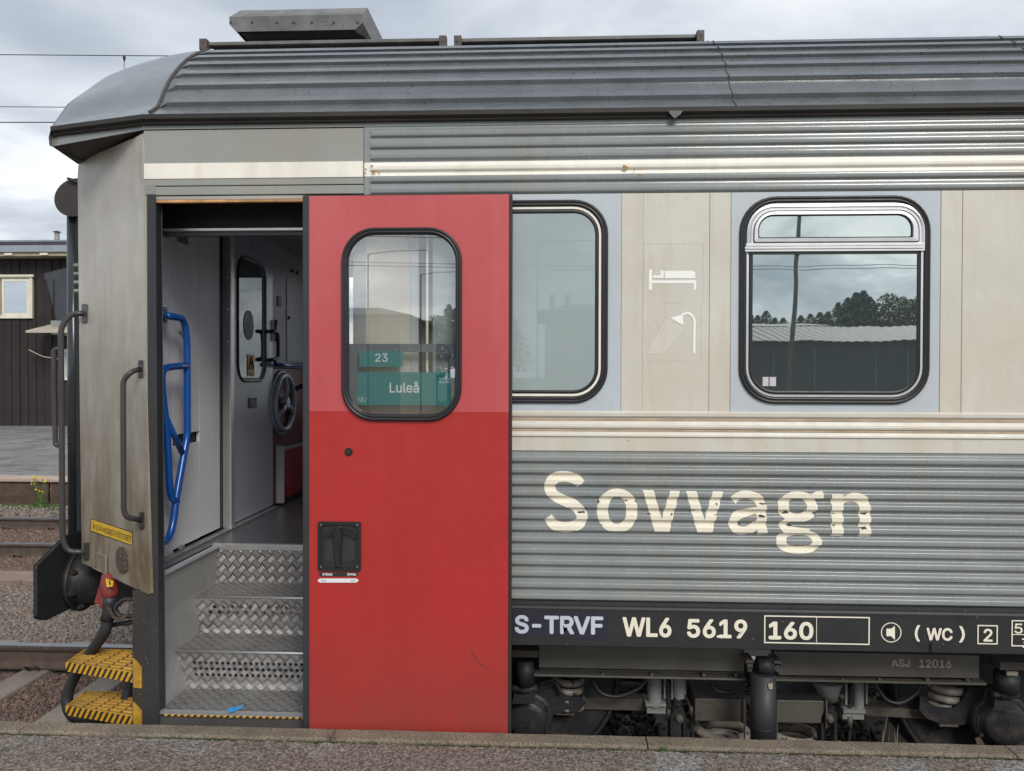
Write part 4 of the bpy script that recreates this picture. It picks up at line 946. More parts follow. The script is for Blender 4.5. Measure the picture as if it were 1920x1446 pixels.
# warning plate, lifting plate, hatch
mb = MB(); mb.prism([TP(171,974,.002), TP(247,999,.002), TP(247,1022,.002), TP(171,995,.002)], -pn*.002); wp = part(mb, 'warning_plate', yellowsign)
mb = MB(); mb.prism([TP(170,972.3,.0012), TP(248,997.3,.0012), TP(248,1023.7,.0012), TP(170,996.7,.0012)], -pn*.001); part(mb, 'plate_border', darkprint, parent=wp)
mb = MB(); text_on(mb, '\u00c5K EJ P\u00c5 NEDERSTA FOTSTEGET!', TP(173.5,992,.0032), TP(245,1016.5,.0032), TP(173.5,978,.0032), .0); part(mb, 'lettering', darkprint, parent=wp)
c0 = TP(230, 1050, 0); uu = (ptA-ptB).normalized(); vs = [c0+(uu*cos(a)*.062+Vector((0,0,1))*sin(a)*.062)+pn*.007 for a in [2*pi*i/28 for i in range(28)]]
mb = MB(); mb.prism(vs, -pn*.007); rp = part(mb, 'round_cast_plate', platebrown, bevel=.002)
mb = MB(); text_on(mb, '32', TP(221,1045,.009), TP(239,1049,.009), TP(221,1030,.009), .03); text_on(mb, '35', TP(221,1066,.009), TP(239,1070,.009), TP(221,1052,.009), .03); part(mb, 'raised_digits', M('raised_digit', (.16,.11,.09), .5), parent=rp)
mb = MB()
for a, b_ in (((176,1035),(201,1046)), ((176,1066),(201,1077)), ((176,1035),(176,1066)), ((199,1046),(199,1077)), ((178,1029),(178,1040))): mb.tube([TP(a[0],a[1],.004), TP(b_[0],b_[1],.004)], .0035, 6)
mb.prism([TP(178,1037,.004), TP(197,1045,.004), TP(197,1074,.004), TP(178,1066,.004)], -pn*.004); part(mb, 'small_hatch', greyflat)
mb = MB(); mb.tube([TP(199,1040,.008), TP(199,1078,.008)], .006, 8); part(mb, 'hatch_hinge', greyflat)
# handrails on the end
def railpart(pts, r, r_round, mat_, n=12, brk=None, nm='handrail'):
    m_ = MB(); m_.tube(rounded(pts, r_round, 8), r, n); o_ = part(m_, nm, mat_, smooth=True)
    for b in (brk or []):
        m2 = MB(); m2.hexa(b); part(m2, 'rail_bracket', mat_, bevel=.006, parent=o_)
    return o_
def brk(px, py, h, w_, off=.006):
    a = [TP(px-w_, py+h, off), TP(px+w_, py+h, off), TP(px+w_, py+h, -.002), TP(px-w_, py+h, -.002)]; c = [TP(px-w_, py-h, off), TP(px+w_, py-h, off), TP(px+w_, py-h, -.002), TP(px-w_, py-h, -.002)]; return a+c
off = .07
railpart([TP(263,692,.0), S(246,697,-.05), S(231,712,-.055), S(231,800,-.055), S(232,958,-.055), S(238,970,-.05), TP(266,976,.0)], .0125, .06, handlem, brk=[brk(263,692,17,4.5), brk(265,976,17,4.5)])
for yy in (680,703,964,988):
    m2 = MB(); c = TP(263 if yy < 900 else 265, yy, .010); m2.cyl(c, c+pn*.006, .007, 6); part(m2, 'bracket_bolt', handlem)
railpart([TP(158,588,.0), S(135,588,.40), S(114,612,.38), S(115,700,.38), S(117,1010,.38), S(127,1035,.39), TP(161,1035,.0)], .0145, .07, handlem, brk=[brk(158,588,18,5), brk(161,1034,17,5)])
railpart([S(117,655,.46), S(101,655,.46), S(102,740,.46), S(104,836,.46), S(119,835,.46)], .0125, .05, handlem)
# gangway
xg = -2.80; yg = .98
mb = MB(); mb.cyl((S(139,700,yg).x, yg, S(139,1012,yg).z), (S(139,700,yg).x, yg, S(139,395,yg).z), .036, 24); 
gx = S(139,700,yg).x
part(mb, 'gangway_tube', M('glossy_rubber', (.03,.036,.04), .22, var=.2), smooth=True)
mb = MB(); c = S(140, 370, yg-.05); n = 28; vs = [c+Vector((.118*cos(a), .0+.02*sin(a), .112*sin(a))) for a in [2*pi*i/n for i in range(n)]]; mb.prism(vs, (.0,1.2,0)); gt = part(mb, 'gangway_roller', M('worn_rubber', (.028,.021,.019), .6, var=.2), bevel=.006)
mb = MB(); mb.prism([S(124,336,yg-.06), S(127,332,yg-.06), S(146,338,yg-.06), S(146,343,yg-.06)], (0,.02,0)); part(mb, 'roller_tab', rubberhose, parent=gt)
for qy in (498,514,530,546):
    mb = MB(); mb.tube([S(138.5,qy,.62), S(140,qy,.62), S(158,qy,.62)], [.006,.0115,.0115], 10); part(mb, 'bumper_stub', bogielight, smooth=True)
mb = MB(); mb.box(gx+.03, XJ-.2, .95, 2.0, .9, 3.0); part(mb, 'gangway_bellows', blackm)
# buffer
bX = S(74, 1100, .40).x; yb_, zb_ = .72, S(120, 1085, .72).z
bz0, bz1 = S(74,1163,.40).z, S(74,1055,.40).z
mb = MB(); oc = [(.36, bz0+.03), (.42, bz0), (.92, bz0), (1.02, bz0+.08), (1.02, bz1+.01), (.90, bz1+.09), (.60, bz1+.09), (.36, bz1-.01)]
mb.prism([(bX, a, b_) for a, b_ in oc], (.022, 0, 0)); bf_ = part(mb, 'buffer_head', rubberhose, bevel=.008)
mb = MB(); mb.tube([(bX+.022, yb_, zb_), (bX+.05, yb_, zb_)], .175, 28); mb.tube([(bX+.05,yb_,zb_),(bX+.07,yb_,zb_),(bX+.25,yb_,zb_),(bX+.25,yb_,zb_),(bX+.48,yb_,zb_)], [.165,.135,.13,.115,.115], 28); part(mb, 'buffer_shaft', bogiedark, smooth=True, parent=bf_)
for k_ in range(8):
    a = 2*pi*k_/8+.3; m2 = MB(); p = Vector((bX+.05, yb_+.152*cos(a), zb_+.152*sin(a))); m2.cyl(p, p+Vector((.022,0,0)), .017, 6); m2.cyl(p+Vector((.022,0,0)), p+Vector((.036,0,0)), .009, 8); part(m2, 'flange_bolt', bogiedark, parent=bf_)
# red connector with cable
YK = .22
mb = MB(); mb.tube([S(203,1078,YK+.1), S(204,1090,YK), S(206,1108,YK), S(207,1116,YK), S(208,1122,YK)], [.030,.038,.041,.038,.026], 18); rc = part(mb, 'cable_connector', redc, smooth=True, label='red cable connector with yellow high-voltage sticker')
mb = MB(); mb.hexa([S(176,1132,YK),S(186,1132,YK),S(186,1132,YK+.05),S(176,1132,YK+.05),S(188,1092,YK),S(197,1092,YK),S(197,1092,YK+.05),S(188,1092,YK+.05)]); mb.hexa([S(186,1140,YK-.02),S(195,1140,YK-.02),S(195,1140,YK+.04),S(186,1140,YK+.04),S(185,1117,YK-.02),S(197,1117,YK-.02),S(197,1117,YK+.04),S(185,1117,YK+.04)]); part(mb, 'latch_lever', redc, bevel=.004, parent=rc)
mb = MB(); mb.prism([S(198,1085,YK-.062), S(212,1090,YK-.062), S(211,1100,YK-.062), S(200,1101,YK-.062)], (0,.003,0)); stt = part(mb, 'voltage_sticker', yellowsign, parent=rc)
mb = MB(); mb.prism([S(205,1088,YK-.0635), S(207,1088,YK-.0635), S(206,1093,YK-.0635), S(208,1093,YK-.0635), S(206.5,1099,YK-.0635), S(204.5,1095,YK-.0635), S(205.5,1094.5,YK-.0635), S(203.8,1093.5,YK-.0635)], (0,.0005,0)); part(mb, 'lightning_symbol', darkprint, parent=rc)
mb = MB(); mb.tube([S(207,1118,YK), S(205,1132,YK), S(203,1148,YK), S(202,1162,YK)], [.035,.032,.028,.036], 14); part(mb, 'cable_boot', rubberhose, smooth=True, parent=rc)
mb = MB(); hp_ = [S(202,1160,YK), S(196,1185,YK), S(178,1212,YK+.02), S(152,1248,YK+.05), S(131,1288,YK+.05), S(126,1318,YK+.04), S(138,1343,YK+.02), S(170,1352,YK), S(200,1348,YK), S(226,1330,YK), S(240,1300,YK+.02), S(247,1268,YK+.05), S(255,1240,YK+.1)]
mb.tube(catmull(hp_, 8), .0275, 14); part(mb, 'jumper_cable', rubberhose, smooth=True)
mb = MB(); mb.tube(catmull([S(255,1124,.2), S(235,1124,.2), S(220,1134,.2), S(217,1146,.2), S(226,1155,.2), S(255,1155,.2)], 8), .012, 10); part(mb, 'coupling_loop', bogiedark, smooth=True)
mb = MB(); mb.tube([S(208,1172,.25), S(255,1166,.25)], .012, 8); part(mb, 'brake_rod', rubberhose, smooth=True)
cp = catmull([S(203,1140,.19), S(214,1158,.18), S(228,1160,.18), S(240,1150,.19), S(246,1130,.2)], 8)
for i in range(0, len(cp)-1, 2):
    mb = MB(); c = cp[i]; n = 8; up_ = Vector((0,1,0)) if i % 4 else Vector((0,0,1)); t2 = (cp[i+1]-c).normalized(); s2 = t2.cross(up_).normalized(); mb.tube([c+t2*.011*cos(a)+s2*.006*sin(a) for a in [2*pi*k_/n for k_ in range(n)]], .0024, 5, closed=True); part(mb, 'chain_link', rustbrown)
mb = MB(); mb.pbox(205, 1085, 262, 1125, .45, .9); part(mb, 'drawgear_block', blackm)
# yellow steps
def step(py0, py1, pback):
    z = S(255, py0, 0).z; fl_ = SZ(124, py0-20.5, z); fr_ = SZ(262, py0+2, z); bk_l = SZ(160, pback, z); bk_r = Vector((fr_.x-.01, bk_l.y, z))
    hgt = z-SZ(262, py1, z-.045).z if False else .043
    m_ = MB(); m_.hexa([fl_-Vector((0,0,hgt)), fr_-Vector((0,0,hgt)), fr_+Vector((0,.006,-hgt)), fl_+Vector((0,.006,-hgt)), fl_, fr_, fr_+Vector((0,.006,0)), fl_+Vector((0,.006,0))]); st_ = part(m_, 'step_nosing', hazard)
    e = Vector((0,0,.03)); m_ = MB(); m_.hexa([fl_-e+Vector((-.004,0,0)), fl_-e+Vector((.004,0.008,0)), bk_l-e+Vector((.004,0,0)), bk_l-e+Vector((-.004,0,0)), fl_+Vector((-.004,0,0)), fl_+Vector((.004,.008,0)), bk_l+Vector((.004,0,0)), bk_l+Vector((-.004,0,0))]); part(m_, 'step_side', yellow, parent=st_)
    m_ = MB(); m_.box(bk_l.x, bk_r.x, bk_l.y-.004, bk_l.y+.004, z-.03, z); part(m_, 'step_back', yellow, parent=st_)
    for k_ in range(7):
        t2 = (k_+.55)/7.3; a = fl_.lerp(bk_l, t2); b_ = fr_.lerp(bk_r, t2); b_.y = a.y*.75+b_.y*.25 if False else b_.y; m_ = MB(); m_.tube([a-Vector((0,0,.010)), b_-Vector((0,0,.010))], .0095, 8); part(m_, 'step_rung', yellow, parent=st_, smooth=True)
    for k_ in range(1, 6):
        t2 = k_/6+.02; a = fl_.lerp(fr_, t2); b_ = bk_l.lerp(bk_r, t2)+Vector((.04,0,0)); m_ = MB(); n = 14; pts = [a.lerp(b_, i/n)-Vector((0,0,.001+(.006 if i % 2 else 0))) for i in range(n+1)]; m_.tube(pts, .0028, 5); part(m_, 'step_crosswire', rustbrown, parent=st_)
    m_ = MB(); m_.prism([S(249,py0-28,-.012), S(259,py0-18,-.012), S(265,py0-10,-.012), S(265,py1+14,-.012), S(250,py1+12,-.012)], (0,.012,0)); part(m_, 'step_bracket', yellow, parent=st_)
step(1263, 1277, 1217); step(1345, 1358, 1296)
# ---- door opening: jambs, lintel
mb = MB(); mb.prism([S(250,1108,-.004), S(277,1116,-.004), S(280,1116,-.004), S(280,1375,-.004), S(250,1375,-.004)], (0,.12,0)); part(mb, 'lower_door_pillar', jambbrown, bevel=.004)
mb = MB(); mb.prism([S(277,366,-.012), S(290,366,-.012), S(297.5,1375,-.012), S(281,1375,-.012)], (0,.06,0)); part(mb, 'door_jamb', frameg, bevel=.004)
mb = MB(); mb.prism([S(291,385,.0), S(293.5,385,.0), S(299.5,1375,.0), S(298,1375,.0)], (0,.045,0)); part(mb, 'jamb_return', blackm)
mb = MB(); mb.pbox(291, 367.5, 572, 373.5, .0, .03); part(mb, 'lintel_strip', M('pale_grey_strip', (.36,.36,.34), .5)); 
mb = MB(); mb.pbox(292, 374, 575, 379, -.004, .02); part(mb, 'worn_trim', woodtrim, bevel=.001)
mb = MB(); mb.pbox(285, 380, 680, 432, .22, .26); part(mb, 'lintel_recess', M('dark_brown_recess', (.018,.014,.012), .6, var=.3))
mb = MB(); mb.pbox(298, 427, 680, 432.5, .17, .22); part(mb, 'overhead_rail', silver, bevel=.002)
mb = MB(); mb.pbox(297, 433, 680, 441, .19, .23); part(mb, 'rail_cover', M('grey_rail_cover', (.09,.09,.10), .5))
mb = MB(); mb.pbox(303, 433, 309, 440, .15, .19); part(mb, 'latch', blackm, bevel=.002)
# interior
XW = SX(512, 938, -2.02).x; ZF = S(480, 1022, .82).z
YFe = .82
fz = ZF
mb = MB(); mb.box(-2.02, -.86, YFe+.025, 3.0, fz-.05, fz); mb.box(-2.02, S(398,1030,YFe).x, .25, YFe+.025, fz-.05, fz); mb.box(-1.90, S(398,1030,YFe).x, .06, .25, fz-.05, fz); part(mb, 'vestibule_floor', floorm)
mb = MB(); mb.box(S(398,1030,YFe).x, -.86, YFe-.004, YFe+.03, fz-.03, fz+.003); part(mb, 'floor_nosing', silver, bevel=.002)
def wbox(mb, p0, p1, z0, z1, x_=-2.02, t_=.02):   # piece of the end wall between picture columns
    y0, y1 = SX(p0, 700, x_).y, SX(p1, 700, x_).y; mb.box(x_-t_, x_, y0+.002, y1-.002, z0, z1)
zc = 2.98
zh = lambda p, q: SX(p, q, -2.02).z
mb = MB(); y1_ = SX(324, 700, -2.02).y; mb.box(-2.04, -2.02, .30, y1_-.002, fz, zc); part(mb, 'wall_panel', wallg)
mb = MB(); wbox(mb, 324, 374, zh(350, 812), zc); part(mb, 'wall_panel', wallg)
mb = MB(); wbox(mb, 374, 412, fz+.03, zc); part(mb, 'wall_panel', wallg)
mb = MB(); wbox(mb, 302, 374, fz+.03, zh(350, 832), t_=.012, x_=-2.012); part(mb, 'wall_hatch', wallg, bevel=.001)
mb = MB(); mb.box(-2.10, -2.045, .45, 3.0, fz-.1, 3.05); part(mb, 'wall_core', blackm)
mb = MB(); wbox(mb, 430, 510, fz+.02, zh(430,425)+.25, x_=-2.02, t_=.02)
# sliding inner door with window hole
dy0, dy1 = SX(430,700,-2.02).y+.002, SX(510,700,-2.02).y
def hole_loop(p0, q0, p1, q1, r, x_=-2.02):
    ya, yb2 = SX(p0,600,x_).y, SX(p1,600,x_).y; za, zb3 = SX(p0,q0,x_).z, SX(p0,q1,x_).z
    return rrect(ya, zb3, yb2, za, r, 7)
H1 = hole_loop(446, 480, 494, 712, .11)
mb = MB(); plate(mb, [[(dy0, fz+.02), (dy1, fz+.02), (dy1, zc), (dy0, zc)], H1], lambda p: Vector((-2.015, p[0], p[1])), (-.025,0,0)); idr = part(mb, 'inner_door', doorg)
H0 = hole_loop(442, 473, 498, 718, .13)
mb = MB(); n = len(H1); vs = [(-2.014, a, b_) for a, b_ in H0]+[(-2.004, a*.5+c_*.5, b_*.5+d_*.5) for (a, b_), (c_, d_) in zip(H0, H1)]+[(-2.012, c_*.9+a*.1, d_*.9+b_*.1) for (a, b_), (c_, d_) in zip(H0, H1)]
mb.add(vs, [(r_*n+j, r_*n+(j+1) % n, (r_+1)*n+(j+1) % n, (r_+1)*n+j) for r_ in range(2) for j in range(n)]); part(mb, 'window_gasket', black, smooth=True, parent=idr)
mb = MB(); fl_, tr_ = tess([H1]); mb.add([(-2.022, p.x, p.y) for p in fl_], tr_); part(mb, 'window_pane', glass_in, parent=idr)
mb = MB(); mb.box(-2.043, -2.040, dy0, dy1, zh(470,604), zh(470,540)); part(mb, 'bright_view_panel', M('painted_bright_view', (.50,.52,.45), .6, var=.5, vscale=8), parent=idr)  # flat panel painted pale, stands in for the bright view through the glass
mb = MB(); mb.box(-2.043, -2.040, dy0, dy1, fz, zh(470,604)-.001); part(mb, 'lower_view_panel', M('painted_lower_view', (.13,.15,.145), .6), parent=idr)  # darker lower half of the painted view through the glass
mb = MB(); y_, z_ = SX(467,610,-2.018).y, zh(467,610); mb.prism([(-2.018, y_+.085*cos(a), z_+.10*sin(a)) for a in [2*pi*i/24 for i in range(24)]], (-.001,0,0)); part(mb, 'oval_sticker', M('dark_green_sticker', (.03,.06,.06), .5), parent=idr)
a_, b_, c_ = SX(464.5,706,-2.018), SX(478,706,-2.018), SX(464.5,666,-2.018)
mb = MB(); mb.add([(-2.018, SX(464.5,700,-2.018).y, zh(470,706)), (-2.018, SX(477,700,-2.018).y, zh(470,706)), (-2.018, SX(477,700,-2.018).y, zh(470,665)), (-2.018, SX(464.5,700,-2.018).y, zh(470,665))], [(0,1,2,3)]); ws_ = part(mb, 'warning_sticker', orange, parent=idr)
ys0, ys1 = SX(466,700,-2.018).y, SX(475.5,700,-2.018).y; zt_, zb4 = zh(470,669), zh(470,692); ym = (ys0+ys1)/2
mb = MB(); 
for p, q in (((ys0,zb4),(ys1,zb4)), ((ys1,zb4),(ym,zt_)), ((ym,zt_),(ys0,zb4)), ((ym+.01,zt_-.03),(ym-.01,zt_-.052)), ((ym-.01,zt_-.052),(ym+.012,zt_-.05)), ((ym+.012,zt_-.05),(ym,zb4+.008))): mb.tube([(-2.016,p[0],p[1]), (-2.016,q[0],q[1])], .003, 5)
text_on(mb, 'V\u00e4xel', (-2.016, ys0, zh(470,704)), (-2.016, ys1, zh(470,704)), (-2.016, ys0, zh(470,698)), .01); part(mb, 'sticker_print', darkprint, parent=idr)
mb = MB(); mb.box(-2.015, -2.008, SX(467,700,-2.01).y, SX(481,700,-2.01).y, zh(474,765), zh(474,746)); npl = part(mb, 'number_plate', darkprint, parent=idr)
mb = MB(); text_on(mb, '5619', (-2.006, SX(469,700,-2.01).y, zh(474,762)), (-2.006, SX(479.5,700,-2.01).y, zh(474,762)), (-2.006, SX(469,700,-2.01).y, zh(474,750)), .02); part(mb, 'plate_digits', M('plate_grey', (.35,.35,.35), .5), parent=idr)
mb = MB(); text_on(mb, '3', (-2.012, SX(470.5,700,-2.01).y, zh(472,470)), (-2.012, SX(473.5,700,-2.01).y, zh(472,470)), (-2.012, SX(470.5,700,-2.01).y, zh(472,459)), .02); part(mb, 'door_numeral', darkprint, parent=idr)
mb = MB(); mb.box(-2.04, -1.985, SX(423,700,-2.02).y, SX(429.5,700,-2.02).y, fz+.01, zc); al = part(mb, 'door_edge_strip', silver, bevel=.004)
for q in (520,580,640,700,760,820,880,940):
    mb = MB(); c = SX(426, q, -1.984); mb.cyl(c, c+Vector((.003,0,0)), .006, 8); part(mb, 'rivet', zinc, parent=al)
mb = MB(); wbox(mb, 412.5, 423, fz, zc, x_=-2.04, t_=.004); part(mb, 'door_slot', black)
# beyond the inner door
mb = MB(); mb.box(-2.04, -2.022, SX(510.5,700,-2.02).y, 3.0, zh(540,690), zc); part(mb, 'service_cabinet', M('dim_grey_panel', (.42,.43,.44), .5, var=.06))
mb = MB(); y0_ = SX(537,700,-2.02).y; mb.box(-2.021, -2.016, y0_, 2.98, zh(537,678), zh(537,520)); cd_ = part(mb, 'cabinet_door', M('cabinet_grey', (.40,.41,.42), .5), bevel=.002)
for (p, q) in ((547,508), (556,512), (541,596)):
    mb = MB(); c = SX(p, q, -2.016); mb.cyl(c, c+Vector((.012,0,0)), .014, 12); part(mb, 'cabinet_knob', black, parent=cd_)
mb = MB(); mb.box(-2.022, -2.014, SX(520.5,700,-2.02).y, SX(527.5,700,-2.02).y, zh(524,575), zh(524,556)); part(mb, 'instruction_sign', darkprint)
mb = MB(); mb.cyl(SX(517,600,-2.0), SX(517,640,-2.0), .014, 8); part(mb, 'tool_holder', zinc, smooth=True)
mb = MB(); mb.box(-2.04, -2.022, SX(510.5,700,-2.02).y, 3.0, fz, zh(540,692)); part(mb, 'maroon_panel', maroon)
hw = SX(534, 755, -1.995); mb = MB(); n = 40; R_ = .205
mb.tube([hw+Vector((-.02, (R_+.03)*cos(a), 1.0*(R_+.03)*sin(a))) for a in [2*pi*i/n for i in range(n)]], .012, 6, closed=True); part(mb, 'handwheel_rim_plate', wheelm, smooth=True)
mb = MB(); mb.prism([hw+Vector((-.028, (R_+.03)*cos(a), (R_+.03)*sin(a))) for a in [2*pi*i/n for i in range(n)]], (-.01,0,0)); part(mb, 'handwheel_recess', M('recess_grey', (.16,.17,.18), .5))
mb = MB(); mb.tube([hw+Vector((.0, R_*cos(a), R_*sin(a))) for a in [2*pi*i/n for i in range(n)]], .020, 10, closed=True); hwo = part(mb, 'handwheel', wheelm, smooth=True)
for a in (pi/2, pi/2+2.1, pi/2-2.1):
    mb = MB(); mb.tube([hw, hw+Vector((.02, R_*.5*cos(a), R_*.5*sin(a))), hw+Vector((0, R_*cos(a), R_*sin(a)))], [.026,.017,.015], 8); part(mb, 'wheel_spoke', wheelm, smooth=True, parent=hwo)
mb = MB(); mb.cyl(hw+Vector((-.02,0,0)), hw+Vector((.03,0,0)), .04, 16); part(mb, 'wheel_hub', wheelm, parent=hwo)
mb = MB(); q_ = hw+Vector((.03, .16, .10)); mb.cyl(q_, q_+Vector((.05,.03,.03)), .018, 10); part(mb, 'wheel_grip', black, parent=hwo)
y0_, y1_ = SX(513,700,-1.9).y, SX(527,700,-1.9).y
mb = MB(); mb.box(-2.02, -1.96, 2.13, 2.155, fz+.02, SX(514,838,-2.0).z); part(mb, 'cabinet_side', M('cabinet_side_grey', (.38,.38,.38), .4), bevel=.004)
mb = MB(); mb.box(-2.02, -1.965, 2.158, 2.98, fz+.05, SX(527,846,-1.965).z); part(mb, 'low_red_cabinet', darkred, bevel=.003)
mb = MB(); mb.box(-2.02, -1.96, 2.158, 2.98, SX(527,846,-1.965).z+.001, SX(527,846,-1.965).z+.012); part(mb, 'cabinet_top', doorg)
mb = MB(); mb.box(-2.02, -1.975, 2.158, 2.98, fz, fz+.048); part(mb, 'cabinet_kick', black)
mb = MB(); mb.tube([SX(515,676,-2.0), SX(517,684,-1.97), SX(535,685,-1.97), SX(580,685,-1.97)], .016, 10); part(mb, 'blue_rail', bluem, smooth=True)
mb = MB(); xx = -1.965; mb.tube(rounded([SX(507,622,-2.01), SX(508,621,xx), SX(521,623,xx), SX(522,672,xx), SX(508,675,xx), SX(507,675,-2.01)], .05, 5), .0135, 10); part(mb, 'door_pull', black, smooth=True, parent=idr)
mb = MB(); mb.box(-2.02, -1.97, .3, SX(510,700,-2.02).y, fz+.0005, fz+.012); part(mb, 'door_track', zinc)
mb = MB(); mb.box(-2.1, -.86, .25, 3.05, zc, zc+.03); ce = part(mb, 'ceiling', M('dim_ceiling', (.28,.28,.29), .5)); mb = MB(); plate(mb, [[(-2.1, 1.0), (-.86, 1.0), (-.86, 3.0), (-2.1, 3.0)], rrect(-1.85, 1.75, -1.0, 2.85, .1, 5)], lambda p: Vector((p[0], 3.0, p[1])), (0,.05,0)); fw = part(mb, 'added_far_door', wallg)  # unseen far door, its window opening added to let light into the vestibule
mb = MB(); fl_, tr_ = tess([rrect(-1.85, 1.75, -1.0, 2.85, .1, 5)]); mb.add([(p.x, 3.02, p.y) for p in fl_], tr_); part(mb, 'window_pane', glass_clear('added_far_door_glass', (.9,.9,.9), .12, (.95,.95,.95)), parent=fw); mb = MB(); mb.box(-.86, -.83, .04, 3.0, .3, 3.0); part(mb, 'inner_partition', wallg)
mb = MB(); a_ = SX(483,442,-2.02); mb.hexa([(-2.019,.3,a_.z),(-1.7,.3,zc-.002),(-1.7,2.98,zc-.002),(-2.019,2.98,a_.z),(-2.019,.3,a_.z+.03),(-1.7,.3,zc-.001),(-1.7,2.98,zc-.001),(-2.019,2.98,a_.z+.03)]); part(mb, 'ceiling_cove', M('cove_grey', (.24,.24,.25), .45))
mb = MB(); mb.box(-1.72, -1.60, 1.0, 2.2, zc-.02, zc-.004); part(mb, 'ceiling_lamp_cover', M('lamp_cover', (.4,.4,.4), .3))
for p0, p1 in ((307,318), (332,354)):
    mb = MB(); mb.box(-2.02, -2.017, SX(p0,700,-2.018).y, SX(p1,700,-2.018).y, zh(345,458), zh(345,436)); sg = part(mb, 'notice', M('notice_print', (.30,.30,.31), .6) if p0 == 307 else bpy.data.materials['notice_print'])
    mb = MB(); 
    for k_ in range(4): z_ = zh(345,440+k_*4.6); mb.box(-2.0165, -2.016, SX(p0+1.5,700,-2.018).y, SX(p1-2,700,-2.018).y, z_-.006, z_+.002)
    part(mb, 'notice_lines', darkprint, parent=sg)
mb = MB(); c = SX(336,620,-2.02); mb.cyl(c, c+Vector((.02,0,0)), .016, 12); part(mb, 'wall_knob', zinc)
# blue handrails
XH = -1.93
hv = lambda a, b_: SX(a, b_, XH)
mb = MB(); mb.tube(rounded([SX(308,590,-2.01), hv(312,592), hv(346,598), hv(351,640), hv(351,820), hv(345,850), hv(330,935), hv(324,985), hv(316,1012), hv(300,1020), hv(288,1022)], .10, 6), .0185, 14); bh = part(mb, 'blue_handrail', bluem, smooth=True)
mb = MB(); mb.tube(rounded([hv(349,686), hv(325,687), hv(303,692), hv(304,730), hv(313,810), hv(318,915), hv(322,936), hv(331,940)], .08, 6), .0185, 14); part(mb, 'lower_loop', bluem, smooth=True, parent=bh)
mb = MB(); mb.tube([hv(311,783), hv(341,848)], .016, 12); part(mb, 'diagonal_brace', bluem, smooth=True, parent=bh)
mb = MB(); a_, b_ = SX(304,590,-2.02), SX(312,590,-2.02); mb.box(-2.02, -2.012, a_.y, b_.y, SX(308,604,-2.02).z, SX(308,576,-2.02).z); part(mb, 'rail_flange', bluem, bevel=.004, parent=bh)
for q in (580,600):
    mb = MB(); c = SX(309.5,q,-2.012); mb.cyl(c, c+Vector((.006,0,0)), .007, 8); part(mb, 'flange_screw', zinc, parent=bh)
# stairs
XRt = -.865
def sx_(p, Y, q): return S(p, q, Y).x
T1 = dict(z=S(480,1119,.56).z, Y=.56, x=sx_(366,.56,1119)); T2 = dict(z=S(480,1222,.29).z, Y=.29, x=sx_(330,.29,1222)); T3 = dict(z=S(480,1335,.02).z, Y=.02, x=sx_(303,.02,1335))
st = MB(); st.box(sx_(398,YFe,1060), XRt, YFe, YFe+.004, T1['z'], fz-.031); so_ = part(st, 'stair_riser', tread)
st = MB(); st.hexa([(T1['x'],T1['Y'],T1['z']-.003),(XRt,T1['Y'],T1['z']-.003),(XRt,YFe,T1['z']-.003),(sx_(398,YFe,1090),YFe,T1['z']-.003),(T1['x'],T1['Y'],T1['z']),(XRt,T1['Y'],T1['z']),(XRt,YFe,T1['z']),(sx_(398,YFe,1090),YFe,T1['z'])]); part(st, 'stair_tread', tread)
st = MB(); st.hexa([(T2['x'],T2['Y'],T2['z']-.003),(XRt,T2['Y'],T2['z']-.003),(XRt,T1['Y'],T2['z']-.003),(T1['x']+.02,T1['Y'],T2['z']-.003),(T2['x'],T2['Y'],T2['z']),(XRt,T2['Y'],T2['z']),(XRt,T1['Y'],T2['z']),(T1['x']+.02,T1['Y'],T2['z'])]); part(st, 'stair_tread', tread)
st = MB(); st.hexa([(T3['x'],T3['Y'],T3['z']-.003),(XRt,T3['Y'],T3['z']-.003),(XRt,T2['Y'],T3['z']-.003),(T2['x']+.02,T2['Y'],T3['z']-.003),(T3['x'],T3['Y'],T3['z']),(XRt,T3['Y'],T3['z']),(XRt,T2['Y'],T3['z']),(T2['x']+.02,T2['Y'],T3['z'])]); part(st, 'stair_tread', tread)
def perf_riser(T, zlow, x0, x1, Y, holes, r, kick):
    zt = T['z']-.004; out_ = [(x0, zlow), (x1, zlow), (x1, zt), (x0, zt)]; hs = [[(hx+r[0]*cos(a), hz_+r[1]*sin(a)) for a in [2*pi*i/8+.39 for i in range(8)]] for hx, hz_ in holes if x0+.02 < hx < x1-.02]
    m_ = MB(); plate(m_, [out_]+hs, lambda p: Vector((p[0], Y+kick*(zt-p[1])/(zt-zlow), p[1])), (0,.003,0)); return m_
row = lambda py, p0, step_, n_, Y: [(S(p0+k_*step_, py, Y).x, S(480, py, Y).z) for k_ in range(n_)]
z0_ = T2['z']+.028
m_ = perf_riser(T1, z0_, T1['x'], XRt, T1['Y'], row(1139,402.5,16.8,18,.56)+row(1149,394.5,16.8,18,.56), (.0118,.0105), 0.0); part(m_, 'stair_riser', tread)
z1_ = T3['z']+.03
hh = []
for i_, q in enumerate((1245,1256,1267)): hh += row(q, 364+i_*2, 10.6, 30, .29)
m_ = perf_riser(T2, z1_, T2['x'], XRt, T2['Y'], hh, (.0082,.0088), 0.0); part(m_, 'stair_riser', tread)
st = MB(); st.hexa([(T1['x']+.03,T1['Y']-.03,T2['z']+.0005),(XRt,T1['Y']-.03,T2['z']+.0005),(XRt,T1['Y'],T2['z']),(T1['x']+.03,T1['Y'],T2['z']),(T1['x']+.03,T1['Y']-.0,z0_),(XRt,T1['Y']-.0,z0_),(XRt,T1['Y']+.002,z0_),(T1['x']+.03,T1['Y']+.002,z0_)]); part(st, 'riser_cove', tread)
